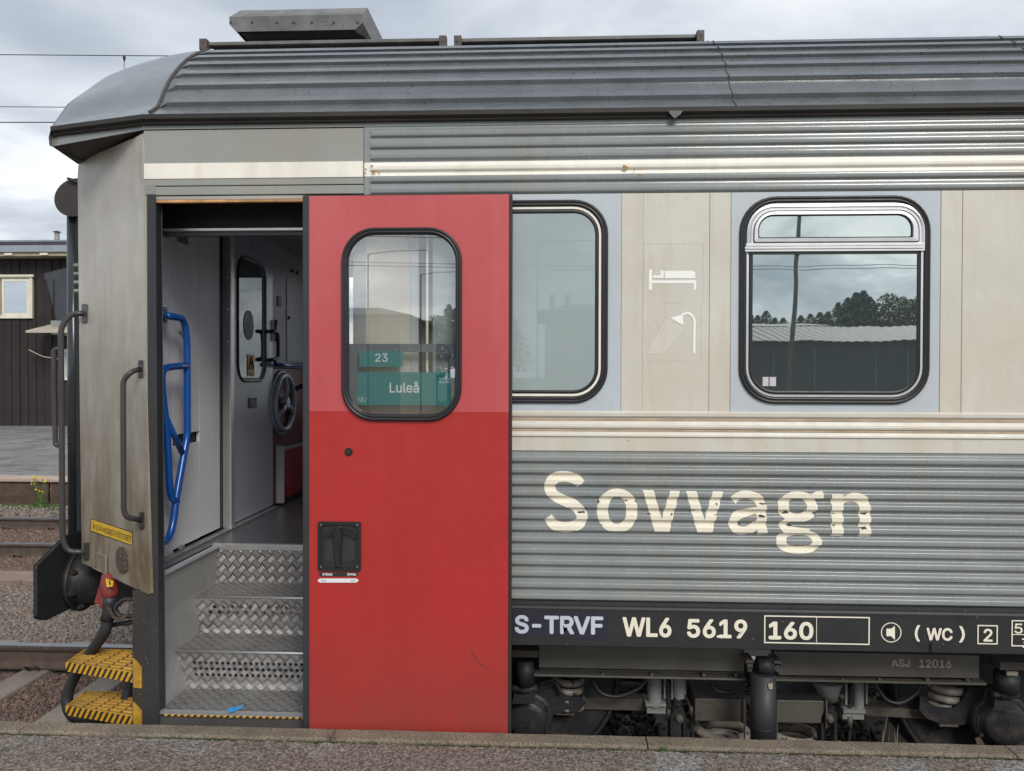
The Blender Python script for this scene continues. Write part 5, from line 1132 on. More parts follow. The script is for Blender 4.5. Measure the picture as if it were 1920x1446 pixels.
st = MB(); st.hexa([(T2['x']+.03,T2['Y']-.03,T3['z']+.0005),(XRt,T2['Y']-.03,T3['z']+.0005),(XRt,T2['Y'],T3['z']),(T2['x']+.03,T2['Y'],T3['z']),(T2['x']+.03,T2['Y'],z1_),(XRt,T2['Y'],z1_),(XRt,T2['Y']+.002,z1_),(T2['x']+.03,T2['Y']+.002,z1_)]); part(st, 'riser_cove', tread)
for T in (T1, T2):
    st = MB(); st.tube([(T['x'],T['Y']-.001,T['z']-.004), (XRt,T['Y']-.001,T['z']-.004)], .006, 8); part(st, 'tread_nosing', silver, smooth=True)
mb = MB(); mb.box(T3['x']-.01, XRt, .02, .9, .1, T3['z']-.004); part(mb, 'stairwell_box', blackm)
mb = MB(); mb.box(-1.9, XRt, T1['Y']+.05, YFe+.3, .3, fz-.06) if False else None
mb = MB(); mb.box(T3['x']+.0, XRt, -.0, .02, T3['z']-.012, T3['z']+.002); part(mb, 'threshold_edge', silver); mb = MB(); zz = S(480,1346,0).z; mb.box(sx_(303,0,1340), XRt, -.004, .018, zz, T3['z']-.0125); part(mb, 'threshold_stripes', hazard)
mb = MB(); mb.box(XO0, XRt, .004, .02, .2, zz-.001); part(mb, 'threshold_apron', M('apron_grey', (.075,.07,.068), .55, var=.2), bevel=.002)
# stairwell side sheet
A_ = [Vector((sx_(398,YFe,1030)-.002, YFe+.02, fz-.001)), Vector((sx_(398,YFe,1090)-.002, YFe+.02, T1['z']-.02)), Vector((T1['x']-.002, T1['Y'], T1['z']-.01)), Vector((T1['x']+.0, T1['Y'], T2['z']-.01)), Vector((T2['x']-.002, T2['Y'], T2['z']-.02)), Vector((T2['x'], T2['Y'], T3['z']-.01)), Vector((T3['x']-.004, .02, T3['z']-.01)), Vector((T3['x']-.004, .0, .3))]
B_ = [Vector((-1.885, .005, fz-.001)), Vector((-1.86, .005, .3))]
ytop = lambda y_: fz-.001
xs_at = lambda y_, z_: None
def sidex(Y, z_):                 # slanted side sheet between the floor edge and the steps
    kz = [(3, -1.885), (fz, -1.885), (T1['z'], T1['x']), (T2['z'], T2['x']), (T3['z'], T3['x']), (-1, T3['x'])]
    for (za, xa), (zb_, xb_) in zip(kz[:-1], kz[1:]):
        if zb_ <= z_ <= za: return xa+(xb_-xa)*(za-z_)/(za-zb_)-.004
mb = MB(); ny_, nz_ = 6, 24; vs = []
for i in range(ny_+1):
    for j in range(nz_+1):
        y_ = .004+(YFe+.02)*i/ny_; z_ = fz-.001+(.3-fz)*j/nz_; vs.append((sidex(y_, z_), y_, z_))
mb.add(vs, [(i*(nz_+1)+j, (i+1)*(nz_+1)+j, (i+1)*(nz_+1)+j+1, i*(nz_+1)+j+1) for i in range(ny_) for j in range(nz_)]); part(mb, 'stairwell_side', brushed)
mb = MB(); mb.box(-1.89, -1.872, .035, YFe+.01, fz-.012, fz+.004); part(mb, 'side_capping', doorg)
mb = MB(); c = SX(338,1027,-1.96); mb.cyl(c, c+Vector((0,.03,0)), .012, 8); part(mb, 'floor_stop', zinc)

# blue paper scrap on the lowest step
sc = MB(); pts = [(424,1331),(432,1329),(441,1326),(455,1324),(457,1326),(450,1330),(441,1333),(440,1336),(430,1337.5),(427,1334)]
rs = random.Random(3); sc.add([SZ(a, b_, T3['z']+.004)+Vector((0,0,rs.uniform(0, .006))) for a, b_ in pts], [(0,1,8,9),(1,2,7,8),(2,3,4,5),(2,5,6,7)])
tag(sc.build('paper_scrap', bluescrap), 'torn blue paper scrap lying on the lowest tread-plate step', 'litter')

# ================================================================= red sliding door
YD0, YD1 = -.075, -.03
dl, dr = S(580,800,YD0).x, S(953.5,800,YD0).x
dtop, dbot = S(760,366,YD0).z, .36; dmid = S(760,772,YD0).z
dHole = rr_plane(650,436,857,781,52,YD0)
door = MB()
mL = [(dl,dmid),(dr,dmid),(dr,dtop),(dl,dtop)]
# leaf = one plate with a window hole, coloured upper part and lower part as separate skins
hole_hi = [p for p in dHole]
def clip_loop(loop, zc_, keep_hi):
    o = []
    for a, b_ in zip(loop, loop[1:]+loop[:1]):
        ina, inb = (a[1] >= zc_) == keep_hi, (b_[1] >= zc_) == keep_hi
        if ina: o.append(a)
        if ina != inb: t2 = (zc_-a[1])/(b_[1]-a[1]); o.append((a[0]+(b_[0]-a[0])*t2, zc_))
    return o
lo_cut = clip_loop(dHole, dmid, False); hi_cut = clip_loop(dHole, dmid, True)
# upper skin outline: rectangle with the hole opening into its lower edge
xl = min(p[0] for p in lo_cut if abs(p[1]-dmid) < 1e-6); xr_ = max(p[0] for p in lo_cut if abs(p[1]-dmid) < 1e-6)
def arcs(cut, hi):                # points of the hole boundary between the two crossing points, ordered from xl to xr
    pts = sorted([p for p in cut], key=lambda p: math.atan2(p[1]-dmid, p[0]-(xl+xr_)/2)*(-1 if hi else 1)); return pts
hp_pts = arcs(hi_cut, True); lo_pts = arcs(lo_cut, False)
mapD = lambda p: Vector((p[0], YD0, p[1]))
def order(pts): return pts if pts[0][0] < pts[-1][0] else pts[::-1]
hp_pts, lo_pts = order(hp_pts), order(lo_pts)
up_loop = [(dl,dmid)]+hp_pts+[(dr,dmid),(dr,dtop),(dl,dtop)]; lo_loop = [(dl,dmid-.0004)]+[(p[0], min(p[1], dmid-.0004)) for p in lo_pts]+[(dr,dmid-.0004),(dr,dbot),(dl,dbot)]
m_ = MB(); plate(m_, [up_loop], mapD, (0,YD1-YD0,0)); doorp = part(m_, 'sliding_door', redtop, label='red sliding door leaf, faded pink above and bright red below')
m_ = MB(); plate(m_, [lo_loop], mapD, (0,YD1-YD0,0)); part(m_, 'lower_leaf', redlow, parent=doorp)
m_ = MB(); m_.box(S(567,800,YD0).x, dl-.0005, YD0+.002, YD1+.02, dbot, S(572,366,YD0).z); part(m_, 'leading_edge_seal', frameg, parent=doorp, bevel=.004)
m_ = MB(); m_.box(dr+.0005, S(959.5,800,YD0).x, YD0+.002, YD1, dbot, dtop+.001); part(m_, 'trailing_edge_seal', blackm, parent=doorp, bevel=.002)
m_ = MB(); m_.box(dl, dr, YD0+.001, YD1, dtop+.0005, dtop+.004); part(m_, 'top_seal', blackm, parent=doorp)
A = rr_plane(641,427,866,790,62,YD0); B = rr_plane(653,440,854,777,50,YD0)
m_ = MB(); ring_between(m_, A, B, [(0,YD0-.001),(.03,YD0-.012),(.2,YD0-.018),(.42,YD0-.016),(.5,YD0-.011),(.6,YD0-.017),(.85,YD0-.015),(1,YD0-.004),(1,YD0+.02)]); part(m_, 'window_seal', black, smooth=True, parent=doorp)
m_ = MB(); fl_, tr_ = tess([B]); m_.add([(p.x, YD0+.004, p.y) for p in fl_], tr_); part(m_, 'window_pane', glass_door, parent=doorp)
YS_ = YD0+.018
m_ = MB(); m_.pbox(655, 645, 854, 660, YS_-.002, YS_+.004); m_.pbox(655, 660, 670, 790, YS_-.002, YS_+.004); m_.pbox(845, 660, 856, 790, YS_-.002, YS_+.004); holder = part(m_, 'board_holder', M('dark_blue_grey_holder', (.10,.12,.155), .45), parent=doorp)
for p in (685, 742, 769, 825): m2 = MB(); c = S(p, 656, YS_-.002); m2.cyl(c, c-Vector((0,.003,0)), .0035, 8); part(m2, 'holder_screw', zinc, parent=doorp)
nb_ = thing('train_number_board', S(714,686,YS_), 'small teal board reading 23 behind the red door glass', 'sign')
m_ = MB(); m_.pbox(674, 658, 756, 688, YS_-.005, YS_-.003); m_.build('board_face', teal, nb_); m_ = MB(); text_px(m_, '23', 703.5, 663, 727, 678.5, YS_-.0056, .012); m_.build('board_digits', white, nb_)
db_ = thing('destination_board', S(757,760,YS_), 'wide teal board reading Lule\u00e5 at the foot of the red door glass', 'sign')
m_ = MB(); m_.pbox(670, 698, 844, 760, YS_-.007, YS_-.005); m_.build('board_face', teal, db_); m_ = MB(); text_px(m_, 'Lule\u00e5', 730.5, 715.5, 785.5, 736.5, YS_-.0076, .016); m_.build('board_name', white, db_)
m_ = MB(); text_px(m_, 'Natt\u00e5get', 824, 708, 843, 714, YS_-.0076, .0); text_px(m_, 'Norrland', 824, 714.5, 843, 718.5, YS_-.0076, .0); m_.build('small_print', white, db_)
m_ = MB(); 
for i in range(4): m_.tube([S(670+i*3.4, 745, YS_-.0076), S(673+i*3.4, 754, YS_-.0076)], .0009, 4)
m_.tube([S(676,754,YS_-.0076), S(680,745,YS_-.0076)], .0009, 4); m_.tube([S(684,754,YS_-.0076), S(688,745,YS_-.0076)], .0009, 4); m_.build('operator_mark', white, db_)
# lock, handle recess and stickers
m_ = MB(); c = S(654, 847, YD0); m_.cyl(c, c-Vector((0,.006,0)), .0185, 20); lk = part(m_, 'door_lock', black, parent=doorp, bevel=.002); m_ = MB(); m_.cyl(c-Vector((0,.006,0)), c-Vector((0,.010,0)), .009, 5); part(m_, 'lock_socket', frameg, parent=doorp)
hl = rr_plane(597,978,677,1070,3,YD0,2); m_ = MB()
hole = rrect(S(603,1024,YD0).x, S(637,1064,YD0).z, S(671,1024,YD0).x, S(637,984,YD0).z, .03, 6)
plate(m_, [hl, hole], lambda p: Vector((p[0], YD0-.010, p[1])), (0,.010,0)); hr = part(m_, 'handle_frame', M('black_handle_plastic', (.018,.019,.019), .4), parent=doorp, bevel=.0015)
m_ = MB(); m_.pbox(600, 981, 674, 1067, YD0-.0025, YD0-.001); part(m_, 'handle_recess', blackm, parent=doorp)
m_ = MB(); plate(m_, [[(p.x, p.z) for p in (S(606,1000,YD0), S(622,992,YD0), S(640,990,YD0), S(655,992,YD0), S(669,1001,YD0), S(669,1012,YD0), S(655,1004,YD0), S(637,1001,YD0), S(620,1004,YD0), S(606,1012,YD0))]], lambda p: Vector((p[0], YD0-.008, p[1])), (0,.005,0)); part(m_, 'handle_arc', bpy.data.materials['black_handle_plastic'], parent=doorp)
m_ = MB(); plate(m_, [[(p.x, p.z) for p in (S(612,1014,YD0), S(637,1008,YD0), S(665,1014,YD0), S(665,1050,YD0), S(640,1057,YD0), S(612,1050,YD0))]], lambda p: Vector((p[0], YD0-.005, p[1])), (0,.004,0)); part(m_, 'handle_dish', frameg, parent=doorp)
m_ = MB(); lv = [S(627.5+0,994,YD0), S(630,989,YD0), S(636,987.5,YD0), S(642,990,YD0), S(643.5,996,YD0), S(640,1048,YD0), S(641,1058,YD0), S(634,1059,YD0), S(631,1045,YD0)]
plate(m_, [[(p.x, p.z) for p in lv]], lambda p: Vector((p[0], YD0-.024, p[1])), (0,.020,0)); part(m_, 'door_handle', bpy.data.materials['black_handle_plastic'], parent=doorp, bevel=.003)
m_ = MB()
for (p, q) in ((602,984),(670,984),(602,1063),(670,1063)): c = S(p, q, YD0-.010); m_.cyl(c, c-Vector((0,.002,0)), .004, 8)
part(m_, 'frame_screw', zinc, parent=doorp)
arrow = lambda q0, q1, p0, p1, d=5: [(p.x, p.z) for p in (S(p0,(q0+q1)/2,YD0), S(p0+d,q0,YD0), S(p1-d,q0,YD0), S(p1,(q0+q1)/2,YD0), S(p1-d,q1,YD0), S(p0+d,q1,YD0))]
m_ = MB(); plate(m_, [arrow(1073.5,1081,597,673)], lambda p: Vector((p[0], YD0-.0015, p[1])), (0,.001,0)); sk = part(m_, 'arrow_sticker', darkprint, parent=doorp)
m_ = MB(); text_px(m_, 'ST\u00c4NGD', 604.5, 1073.8, 623.5, 1079.3, YD0-.0022, .03); text_px(m_, '\u00d6PPEN', 651, 1074, 667.5, 1079.5, YD0-.0022, .03); part(m_, 'sticker_lettering', white, parent=doorp)
m_ = MB(); plate(m_, [arrow(1084.8,1092.3,595,673)], lambda p: Vector((p[0], YD0-.0015, p[1])), (0,.001,0)); part(m_, 'arrow_sticker', white, parent=doorp)
m_ = MB(); text_px(m_, 'Close', 602, 1086.2, 612, 1090.8, YD0-.0022, .0); text_px(m_, 'Open', 657, 1086.6, 666, 1091.2, YD0-.0022, .0); part(m_, 'sticker_lettering', M('faint_blue_print', (.15,.25,.32), .6), parent=doorp)
m_ = MB(); vv, ff = stroke([(881,1212),(890,1232),(902,1246),(912,1253),(924,1254)], [1.2,3,3.6,2.4,.8], 5); m_.add([S(p[0], p[1], YD0-.0004) for p in vv], ff); part(m_, 'scuff_mark', M('scuff', (.20,.035,.025), .6), parent=doorp)
m_ = MB(); rs = random.Random(11)
for _ in range(26):
    px_, py_ = rs.uniform(590, 945), rs.uniform(800, 1360)**1; l_ = rs.uniform(1.2, 5); a_ = rs.uniform(-.4, .4); w_ = rs.uniform(.4, .9)
    m_.add([S(px_, py_, YD0-.0003), S(px_+l_*cos(a_), py_+l_*sin(a_)-w_, YD0-.0003), S(px_+l_*1.5*cos(a_), py_+l_*1.5*sin(a_), YD0-.0003), S(px_+l_*cos(a_), py_+l_*sin(a_)+w_, YD0-.0003)], [(0,1,2,3)])
tag(part(m_, 'paint_nick', M('dark_paint_nick', (.12,.02,.018), .7), parent=doorp), kind='stuff')
# jamb behind the door
mb = MB(); mb.pbox(662, 366, 685.5, 1205, -.006, .06); part(mb, 'door_jamb', M('pale_blue_grey_jamb', (.32,.35,.37), .4, var=.1))

# ================================================================= bogie
bog = MB(); YF_ = .22
bog.pbox(1010, 1211, 1396, 1256, YF_, YF_+.15); bog.pbox(1012, 1257, 1396, 1268, YF_+.05, YF_+.15); bog.pbox(1000, 1269, 1400, 1273, YF_-.01, YF_+.15)
bo = part(bog, 'bogie', bogiem, bevel=.004)
m_ = MB(); m_.prism([S(1453,1223,YF_), S(1834,1231,YF_), S(1834,1270,YF_), S(1462,1264,YF_), S(1466,1246,YF_)], (0,.15,0)); part(m_, 'bogie_side_beam', bogiem, bevel=.004, parent=bo)
m_ = MB(); m_.pbox(1460, 1270, 1840, 1276, YF_+.05, YF_+.15); m_.pbox(1450, 1277, 1850, 1281, YF_-.01, YF_+.15); part(m_, 'beam_flange', bogiem, parent=bo)
m_ = MB(); text_px(m_, 'ASJ', 1671, 1235, 1706, 1250.5, YF_-.002, .05); part(m_, 'frame_lettering', M('faded_cream_print', (.40,.34,.26), .6, spots=.6, spot=(.13,.12,.10)), parent=bo); m_ = MB(); text_px(m_, '12016', 1723, 1236, 1784, 1252, YF_-.002, .05); part(m_, 'frame_lettering', bpy.data.materials['faded_cream_print'], parent=bo)
m_ = MB(); m_.box(-.80, XR, .35, 2.3, .80, .98); part(m_, 'underframe', blackm)
def pc(m_, p0, q0, p1, q1, Y, rpx, n=20, taper=None):   # cylinder between picture points
    k_ = (Y+3.5)/F; m_.tube([S(p0,q0,Y), S(p1,q1,Y)], rpx*k_ if not taper else [rpx*k_, taper*k_], n)
def coil(nm, px, q0, q1, rp, wp_, turns, Y, ph=0):
    k_ = (Y+3.5)/F; a, b_ = S(px,q0,Y), S(px,q1,Y); pts = []; n = int(turns*22)
    for i in range(n+1):
        t2 = i/n; an = ph+2*pi*turns*t2; pts.append(Vector((a.x+rp*k_*cos(an), Y+rp*k_*sin(an), a.z+(b_.z-a.z)*t2)))
    m_ = MB(); m_.tube(pts, wp_*k_, 10); return part(m_, nm, springm, smooth=True, parent=bo)
coil('coil_spring', 1062, 1262, 1330, 29, 6.3, 4.3, .475, 1.2); coil('coil_spring', 1768, 1276, 1330, 31, 6.6, 3.4, .50, 1.2)
coil('inner_coil_spring', 1064, 1264, 1325, 17, 4, 4, .50); coil('inner_coil_spring', 1770, 1276, 1322, 17, 4, 4, .50)
coil('bolster_spring', 1350, 1352, 1420, 48, 9, 3.2, .52, .6); coil('bolster_spring', 1482, 1358, 1420, 46, 9, 2.8, .52, .6)
# spring boxes
m_ = MB(); m_.pbox(1303, 1311, 1396, 1353, .36, .70); part(m_, 'spring_box', brownsteel, bevel=.004, parent=bo); m_ = MB(); m_.hexa([S(1303,1311,.37),S(1396,1311,.37),S(1396,1285,.6),S(1285,1285,.6),S(1303,1309,.36),S(1396,1309,.36),S(1396,1270,.6),S(1288,1270,.6)]); part(m_, 'box_hood', bogiedark, parent=bo)
m_ = MB(); m_.pbox(1394, 1312, 1399, 1358, .345, .36); part(m_, 'box_strap', brownsteel, parent=bo)
for a_ in ((1395.5,1358,1397.5,1420), (1456,1352,1458,1420), (1548.5,1312,1551.5,1365)): m_ = MB(); m_.pbox(*a_, .345, .36); part(m_, 'box_strap', brownsteel, parent=bo)
m_ = MB(); m_.pbox(1456, 1314, 1549, 1356, .36, .70); part(m_, 'spring_box', bogiem, bevel=.004, parent=bo); m_ = MB(); m_.hexa([S(1456,1314,.37),S(1549,1314,.37),S(1549,1300,.5),S(1456,1300,.5),S(1456,1312,.36),S(1549,1312,.36),S(1525,1276,.6),S(1456,1276,.6)]); part(m_, 'box_hood', bogiedark, parent=bo)
# central damper
m_ = MB(); pc(m_, 1431,1262,1431,1440,.14,23,28); dm = part(m_, 'damper', rubberhose, smooth=True, parent=bo)
m_ = MB(); k_ = (.14+3.5)/F; a = S(1434,1247,.14); m_.cyl(a-Vector((14*k_,0,0)), a+Vector((14*k_,0,0)), 16*k_, 22); part(m_, 'damper_eye', rubberhose, smooth=True, parent=bo)
m_ = MB(); pc(m_, 1431,1388,1431,1440,.13,21,28); m_.tube([S(1431,1360,.14), S(1431,1362,.14)], 24*k_, 28); part(m_, 'damper_foot', bogiedark, smooth=True, parent=bo)
m_ = MB(); m_.pbox(1399, 1238, 1414, 1244, .10, .2); m_.pbox(1401, 1245, 1412, 1252, .11, .18); m_.pbox(1452, 1240, 1466, 1245, .10, .2); part(m_, 'damper_bracket', brownsteel, parent=bo, bevel=.002)
m_ = MB(); m_.cyl(S(1459,1254,.1), S(1459,1254,.16), .017, 6); part(m_, 'damper_bolt', bogiedark, parent=bo); m_ = MB(); m_.cyl(S(1406,1256,.12), S(1406,1256,.16), .012, 6); part(m_, 'damper_bolt', bogiedark, parent=bo)
m_ = MB(); m_.prism([S(1440,1283,.075), S(1449,1281,.075), S(1449,1292,.075), S(1442,1293,.075)], (0,.002,0)); part(m_, 'damper_tag', M('beige_tag', (.35,.31,.25), .6), parent=bo)
# pale cylinders, cables, links
m_ = MB(); pc(m_, 1227,1268,1227,1322,.42,13,22); m_.pbox(1211,1320,1249,1325,.38,.5); m_.pbox(1213,1326,1248,1331,.4,.5); m_.pbox(1213,1332,1248,1338,.4,.5); part(m_, 'guide_cylinder', bogielight, smooth=False, parent=bo)
m_ = MB(); pc(m_, 1274,1268,1274,1306,.42,12.5,22); m_.pbox(1259,1273,1262,1312,.40,.44); m_.pbox(1245,1270,1248,1310,.40,.44); part(m_, 'guide_cylinder', bogielight, parent=bo)
m_ = MB(); m_.tube([S(1552,1276,.42), S(1552,1288,.42), S(1556,1313,.42)], [27*.0027,24*.0027,14*.0027], 22); part(m_, 'guide_cylinder', bogielight, smooth=True, parent=bo)
m_ = MB(); pc(m_, 1609,1278,1609,1330,.42,10,22); m_.pbox(1624,1280,1627,1320,.40,.44); m_.pbox(1585,1282,1589,1322,.40,.44); m_.pbox(1582,1331,1623,1338,.38,.5); m_.pbox(1580,1339,1620,1349,.39,.5); part(m_, 'guide_cylinder', bogielight, parent=bo)
m_ = MB(); m_.tube([S(1270,1306,.42), S(1270,1312,.42), S(1270,1316,.42), S(1270,1328,.42)], [.034,.026,.034,.030], 16); part(m_, 'link_gaiter', black, smooth=True, parent=bo)
def link(px):
    m2 = MB()
    plate(m2, [[(p.x, p.z) for p in (S(px-15,1440,.36), S(px-15,1345,.36), S(px-9,1330,.36), S(px+7,1328,.36), S(px+15,1340,.36), S(px+17,1440,.36))], [(p.x, p.z) for p in (S(px-9,1430,.36), S(px-8,1345,.36), S(px,1337,.36), S(px+8,1345,.36), S(px+9,1430,.36))]], lambda p: Vector((p[0], .36, p[1])), (0,.05,0)); part(m2, 'swing_link', bogiedark, bevel=.005, parent=bo)
    m2 = MB(); c = S(px+3,1352,.33); m2.tube([c, c+Vector((0,.012,0)), c+Vector((0,.06,0))], [.010,.020,.028], 12); part(m2, 'link_pin', brownsteel, smooth=True, parent=bo)
link(1272); link(1555)
for pts in ([(1250,1278),(1253,1300),(1252,1330),(1255,1352),(1254,1420)], [(1280,1300),(1292,1320),(1297,1345),(1300,1420)], [(1597,1284),(1596,1310),(1592,1340),(1593,1365),(1590,1430)], [(1575,1284),(1578,1310),(1576,1330)]):
    m_ = MB(); m_.tube(catmull([S(a, b_, .40) for a, b_ in pts], 5), .0085, 8); part(m_, 'brake_cable', bogiedark, smooth=True, parent=bo)
    m_ = MB(); a, b_ = pts[-2]; m_.tube([S(a, b_-22 if len(pts) > 3 else b_-8, .395), S(a, b_, .395)], .014, 10); part(m_, 'cable_ferrule', brownsteel, smooth=True, parent=bo)
m_ = MB(); m_.tube(catmull([S(1000,1290,.62), S(1130,1288,.6), S(1210,1300,.62), S(1300,1292,.66), S(1420,1300,.6), S(1600,1298,.6), S(1700,1290,.62), S(1950,1300,.6)], 6), .014, 8); part(m_, 'air_pipe', brownsteel, smooth=True, parent=bo)
for pts in ([(1110,1275),(1128,1300),(1160,1306),(1196,1292),(1212,1275)], [(1330,1275),(1342,1294),(1375,1298),(1402,1280)], [(1640,1282),(1662,1312),(1690,1318),(1718,1300),(1726,1284)], [(1012,1282),(1030,1276),(1044,1284),(1052,1300)]):
    m_ = MB(); m_.tube(catmull([S(a, b_, .34) for a, b_ in pts], 6), .009, 8); part(m_, 'brake_hose', rubberhose, smooth=True, parent=bo)
for p in (1030, 1130, 1222, 1320, 1380, 1490, 1580, 1650, 1740, 1815):
    m_ = MB(); c = S(p, 1275 if p > 1400 else 1266, .215); m_.cyl(c, c+Vector((0,.03,0)), .009, 6); part(m_, 'flange_bolt', brownsteel, parent=bo)
# trailing arms and axle boxes
m_ = MB(); m_.pbox(1090, 1311, 1215, 1332, .44, .52); part(m_, 'trailing_arm', brownsteel, bevel=.003, parent=bo)
m_ = MB(); m_.prism([S(1612,1325,.44), S(1770,1334,.44), S(1770,1350,.44), S(1625,1340,.44)], (0,.08,0)); part(m_, 'trailing_arm', brownsteel, bevel=.003, parent=bo)
m_ = MB(); m_.prism([S(p, q, .38) for p, q in ((1000,1272),(1022,1268),(1040,1290),(1062,1308),(1090,1311),(1096,1318),(1086,1330),(1072,1336),(1040,1336),(1020,1345),(1000,1380))], (0,.16,0)); part(m_, 'axle_casting', bogiedark, bevel=.008, parent=bo)
m_ = MB(); text_px(m_, '40C', 1043, 1317, 1082, 1331, .378, .0); part(m_, 'cast_lettering', M('cast_dark_lettering', (.045,.04,.04), .5), parent=bo); m_ = MB(); m_.pbox(1043,1336,1078,1341,.38,.5); part(m_, 'casting_foot', brownsteel, parent=bo)
m_ = MB(); m_.prism([S(p, q, .38) for p, q in ((1728,1310),(1727,1330),(1740,1345),(1770,1356),(1805,1357),(1820,1350),(1840,1330),(1845,1292),(1820,1293),(1808,1315),(1790,1330),(1760,1332),(1738,1322))], (0,.16,0)); part(m_, 'axle_casting', bogiedark, bevel=.008, parent=bo); m_ = MB(); m_.pbox(1762,1358,1797,1363,.38,.5); part(m_, 'casting_foot', brownsteel, parent=bo)
def axlebox(px, py, rpx, digits, tx):
    Y = .34; k_ = (Y+3.5)/F; c = S(px, py, Y); m2 = MB(); m2.tube([c+Vector((0,.12,0)), c, c-Vector((0,.004,0)), c-Vector((0,.012,0)), c-Vector((0,.040,0)), c-Vector((0,.050,0)), c-Vector((0,.053,0)), c-Vector((0,.055,0))], [rpx*1.12*k_, rpx*1.12*k_, rpx*1.08*k_, rpx*.88*k_, rpx*.84*k_, rpx*.74*k_, rpx*.5*k_, rpx*.1*k_], 32); ab = part(m2, 'axle_box', bogiedark, smooth=True, parent=bo)
    m2 = MB(); m2.tube([c-Vector((0,.0,0)), c-Vector((0,.012,0))], rpx*1.02*k_, 32); part(m2, 'axle_box_flange', bogiedark, parent=bo, bevel=.004)
    for i in range(6):
        a = 2*pi*i/6+.5; m2 = MB(); q = c+Vector((rpx*1.0*k_*cos(a), -.012, rpx*1.0*k_*sin(a))); m2.cyl(q, q-Vector((0,.014,0)), .011, 6); part(m2, 'axle_box_bolt', bogiedark, parent=bo)
    m2 = MB(); text_px(m2, 'SJ', tx, py-26, tx+15, py-14, Y-.054, .0); text_px(m2, digits, tx-5, py-6, tx+25, py+9, Y-.058, .0); text_px(m2, '57', tx+2, py+14, tx+18, py+20, Y-.052, .0); part(m2, 'cast_lettering', bpy.data.materials['cast_dark_lettering'], parent=bo)
axlebox(990, 1345, 42, '40C', 976); axlebox(1878, 1352, 46, '40C', 1876)
for (px, dt) in ((985, 0), (1887, 12)):
    m_ = MB(); pc(m_, px, 1236+dt*2, px, 1284+dt, .25, 17 if dt == 0 else 21, 24); part(m_, 'vertical_damper', rubberhose, smooth=True, parent=bo)
    m_ = MB(); pc(m_, px-28, 1291+dt, px+22, 1291+dt, .24, 6.5, 14); pc(m_, px-14, 1291+dt, px+10, 1291+dt, .24, 9, 14); part(m_, 'damper_pin', bogiedark, smooth=True, parent=bo)
    m_ = MB(); m_.prism([S(px-16,1297+dt,.24), S(px+10,1297+dt,.24), S(px+14,1316+dt,.24), S(px-20,1316+dt,.24)], (0,.09,0)); part(m_, 'damper_clevis', bogiedark, bevel=.01, parent=bo)
m_ = MB(); m_.pbox(958, 1220, 1009, 1233, .2, .3); part(m_, 'damper_mount', brownsteel, bevel=.002, parent=bo); m_ = MB(); m_.pbox(1875, 1243, 1990, 1258, .2, .3); part(m_, 'damper_mount', brownsteel, bevel=.002, parent=bo)
m_ = MB(); m_.pbox(1888, 1260, 1909, 1267, .19, .2); part(m_, 'damper_tag', bpy.data.materials['beige_tag'], parent=bo)
m_ = MB(); m_.prism([S(1829,1386,.3), S(1838,1383,.3), S(1850,1402,.3), S(1834,1402,.3)], (0,.01,0)); part(m_, 'wheel_scraper', brownsteel, parent=bo)
for px in (990, 1878):
    xw = S(px, 1340, .34).x; c = Vector((xw, YRN-.07, .46)); m_ = MB(); m_.tube([c, c+Vector((0,.01,0)), c+Vector((0,.11,0)), c+Vector((0,.112,0)), c+Vector((0,.14,0))], [.43,.455,.46,.49,.49], 56); wh = part(m_, 'wheel', bogiedark, smooth=False, parent=bo)
    m_ = MB(); n = 56; m_.tube([c+Vector((.455*cos(2*pi*i/n), 0.0, .455*sin(2*pi*i/n))) for i in range(n)], .012, 6, closed=True); part(m_, 'wheel_rim', bogiedark, smooth=True, parent=bo)
    m_ = MB(); m_.cyl(c+Vector((0,.1,0)), c+Vector((0,1.5,0)), .09, 16); part(m_, 'axle', bogiedark, smooth=True, parent=bo)
    m_ = MB(); c2 = Vector((xw, YRF-.07, .46)); m_.cyl(c2, c2+Vector((0,.14,0)), .46, 48); part(m_, 'wheel', bogiedark, parent=bo)

# ================================================================= on the roof
vb = MB(); Yv = .95
v0, v1 = S(430,40,Yv), S(691,40,Yv); zt, zm, zl = S(560,28.5,Yv).z, S(560,57,Yv).z, S(560,57,Yv).z
x0, x1 = S(430,40,Yv).x, S(680,40,Yv).x; zt = S(560,29,Yv).z; zb5 = S(560,57.5,Yv).z; ztt = S(560,17.5,Yv+.12).z
ch_ = .045
fr = [(x0,Yv,zt),(x0,Yv,zb5+ch_),(x0+ch_,Yv,zb5),(x1-ch_,Yv,zb5),(x1,Yv,zb5+ch_*.9),(x1,Yv,zt)]
vb.add(fr+[(a, b_+.75, c_) for a, b_, c_ in fr], [(0,1,2,3,4,5), (0,1,7,6), (1,2,8,7), (3,4,10,9), (4,5,11,10)])
vb.add([(x0,Yv,zt),(x1,Yv,zt),(x1,Yv+.12,ztt),(x0+.02,Yv+.12,ztt),(x1,Yv+.6,ztt),(x0+.02,Yv+.6,ztt),(x0,Yv+.75,zt),(x1,Yv+.75,zt)], [(0,1,2,3),(3,2,4,5),(5,4,7,6),(0,3,5,6),(1,7,4,2)])
vo = part(vb, 'roof_vent', ventm, label='grey roof ventilator box with bevelled edges')
vb = MB(); zr = S(560,78,Yv+.1).z; vb.hexa([(x0+.17,Yv+.06,zr),(x1-.0,Yv+.06,zr),(x1-.0,Yv+.7,zr),(x0+.17,Yv+.7,zr),(x0+.06,Yv+.02,zb5+.001),(x1-.06,Yv+.02,zb5+.001),(x1-.06,Yv+.7,zb5+.001),(x0+.06,Yv+.7,zb5+.001)]); part(vb, 'vent_base', M('vent_underside', (.022,.018,.017), .7), parent=vo)
